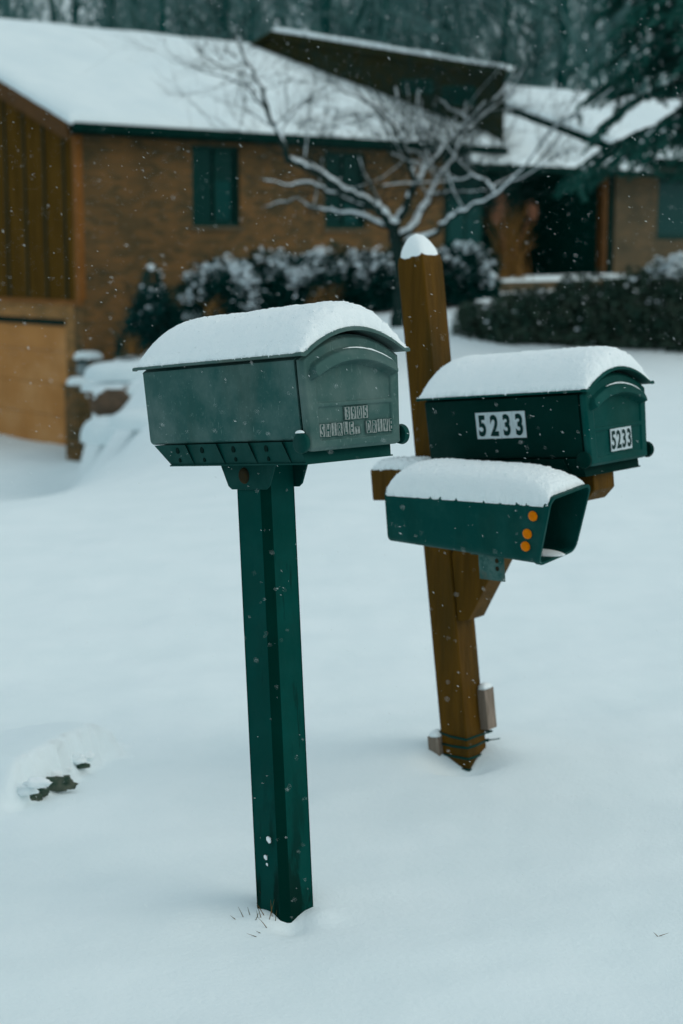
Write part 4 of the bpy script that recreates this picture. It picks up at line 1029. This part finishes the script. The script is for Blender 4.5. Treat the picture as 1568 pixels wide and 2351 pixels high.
# drooping conifer at the right
def conifer():
    rg = random.Random(33); Y = 22.0; X = at(1640, 560, Y).x; zb = ground(X, Y); p = Vector((X, Y, zb))
    root = empty('conifer', p, 'dark drooping conifer reaching in at the upper right', 'conifer'); tr = MB(); br = MB(); nd = MB(); sn = MB()
    tr.tube([p, p + Vector((0, 0, 4)), p + Vector((.1, 0, 9))], [.2, .14, .02], 9)
    def spray(c, d, L_):
        n = int(9 + L_ * 36)
        for k in range(n):
            f = k / n; q = c + d * L_ * f + Vector((0, 0, -L_ * .5 * f * f))
            for s_ in (-1, 1, 0):
                a = Vector((d.y, -d.x, 0)) * s_ * rg.uniform(.3, 1) + d * .6 + Vector((0, 0, rg.uniform(-1.6, -.4))); a.normalize(); ln = rg.uniform(.05, .12)
                w_ = a.orthogonal().normalized() * rg.uniform(.006, .013); o = len(nd.v)
                nd.v += [tuple(q), tuple(q + a * ln * .5 + w_), tuple(q + a * ln), tuple(q + a * ln * .5 - w_)]; nd.f.append((o, o+1, o+2, o+3)); nd.m.append(0)
                if rg.random() < .008:
                    o = len(sn.v); zz = Vector((0, 0, .02)); sn.v += [tuple(q + zz), tuple(q + a * ln * .6 + w_ * 2 + zz), tuple(q + a * ln + zz), tuple(q + a * ln * .6 - w_ * 2 + zz)]; sn.f.append((o, o+1, o+2, o+3)); sn.m.append(0)
    for i in range(190):
        h_ = rg.uniform(2.75, 8.4); a = rg.uniform(0, 6.28); R_ = 1.95 * (1 - max(0, (h_ - 3.2)) / 6.0) * rg.uniform(.65, 1.05) + .1
        d = Vector((math.cos(a), math.sin(a), 0)); c0 = p + Vector((0, 0, h_)); P = []
        for k in range(7):
            f = k / 6; P.append(c0 + d * R_ * f + Vector((0, 0, .18 * math.sin(f * PI) - R_ * .34 * f * f)))
        br.tube(P, [.03, .026, .022, .018, .014, .01, .005], 5)
        for k in range(1, 7):
            for s_ in range(6):
                dd = (d + Vector((rg.gauss(0, .7), rg.gauss(0, .7), 0))).normalized(); spray(P[k].lerp(P[k-1], rg.random()), dd, rg.uniform(.18, .42))
    tr.build('trunk', M_bark, root, smooth=True); br.build('branches', M_bark, root); nd.build('needles', M_con, root); sn.build('snow', M_snowl, root)
M_con = mat('dark_conifer_needles', (.010, .078, .064), (.030, .12, .098), scale=4, rough=.8, spec=.03)
conifer()

# ------------------------------------------------------------------ falling snow
b = MB(); rg = random.Random(77)
dirs = (Vector((.85, .1, -.5)).normalized(), Vector((.6, -.2, -.78)).normalized(), Vector((.95, .0, -.2)).normalized())
def flake(p, ln, r):
    d = (rg.choice(dirs) + Vector((rg.gauss(0, .2), rg.gauss(0, .2), rg.gauss(0, .2)))).normalized(); u_ = d.orthogonal().normalized(); w_ = d.cross(u_)
    o = len(b.v); b.v += [tuple(p - d * ln), tuple(p + u_ * r), tuple(p + w_ * r), tuple(p - u_ * r), tuple(p - w_ * r), tuple(p + d * ln)]
    b.f += [(o, o+1, o+2), (o, o+2, o+3), (o, o+3, o+4), (o, o+4, o+1), (o+5, o+2, o+1), (o+5, o+3, o+2), (o+5, o+4, o+3), (o+5, o+1, o+4)]; b.m += [0] * 8
cnt = 0
while cnt < 12500:
    Y = 1.9 + 22 * rg.random() ** 1.2
    X = rg.uniform(-.25, .25) * Y; Z = 1.5 + Y * rg.uniform(-.52, .2)
    if Z < ground(X, Y) + .05: continue
    k = rg.random() ** 2.5; sc3 = .72 + Y * .07
    flake(Vector((X, Y, Z)), (.0010 + .0028 * k) * sc3, (.00028 + .00040 * k) * sc3); cnt += 1
tag(b.build('falling_snow', M_flake), 'fine snowflakes falling through the air everywhere', 'snowfall', kind='stuff')

# ------------------------------------------------------------------ light, sky, camera
w = bpy.data.worlds.new('World'); sc.world = w; w.use_nodes = True; N = w.node_tree.nodes; Lk = w.node_tree.links
bg = N['Background']; sky = N.new('ShaderNodeTexSky'); sky.sky_type = 'NISHITA'; sky.sun_disc = False
EL, AZ = math.radians(38), math.radians(105)      # azimuth clockwise from +Y: light comes from the right
sky.sun_elevation = EL; sky.sun_rotation = AZ; sky.air_density = 1.0; sky.dust_density = 6; sky.ozone_density = 1
# a closed cloud deck: the clear sky mixed with even grey light
mx = N.new('ShaderNodeMix'); mx.data_type = 'RGBA'; mx.inputs[0].default_value = .82
Lk.new(sky.outputs[0], mx.inputs[6]); mx.inputs[7].default_value = (5.2, 6.3, 6.7, 1)
Lk.new(mx.outputs[2], bg.inputs[0]); bg.inputs[1].default_value = .108
ld = bpy.data.lights.new('sun', 'SUN'); ld.energy = .5; ld.angle = math.radians(45); ld.color = (1, .96, .9)
lo_ = bpy.data.objects.new('sun', ld); col.objects.link(lo_)
sd = Vector((math.sin(AZ) * math.cos(EL), math.cos(AZ) * math.cos(EL), math.sin(EL)))
lo_.rotation_euler = sd.to_track_quat('Z', 'Y').to_euler()
cam = bpy.data.cameras.new('camera'); co = bpy.data.objects.new('camera', cam); col.objects.link(co)
co.location = EYE; co.rotation_euler = (PI / 2 - TH, 0, 0)
cam.sensor_fit = 'HORIZONTAL'; cam.sensor_width = 24; cam.lens = FPX / 1568 * 24; cam.clip_end = 600; cam.clip_start = .05
cam.dof.use_dof = True; cam.dof.focus_distance = 3.22; cam.dof.aperture_fstop = 3.7; cam.dof.aperture_blades = 0
sc.camera = co
sc.view_settings.view_transform = 'Standard'; sc.view_settings.look = 'None'; sc.view_settings.exposure = .05; sc.view_settings.gamma = 1
sc.cycles.use_denoising = True
sc.cycles.max_bounces = 6; sc.cycles.diffuse_bounces = 4
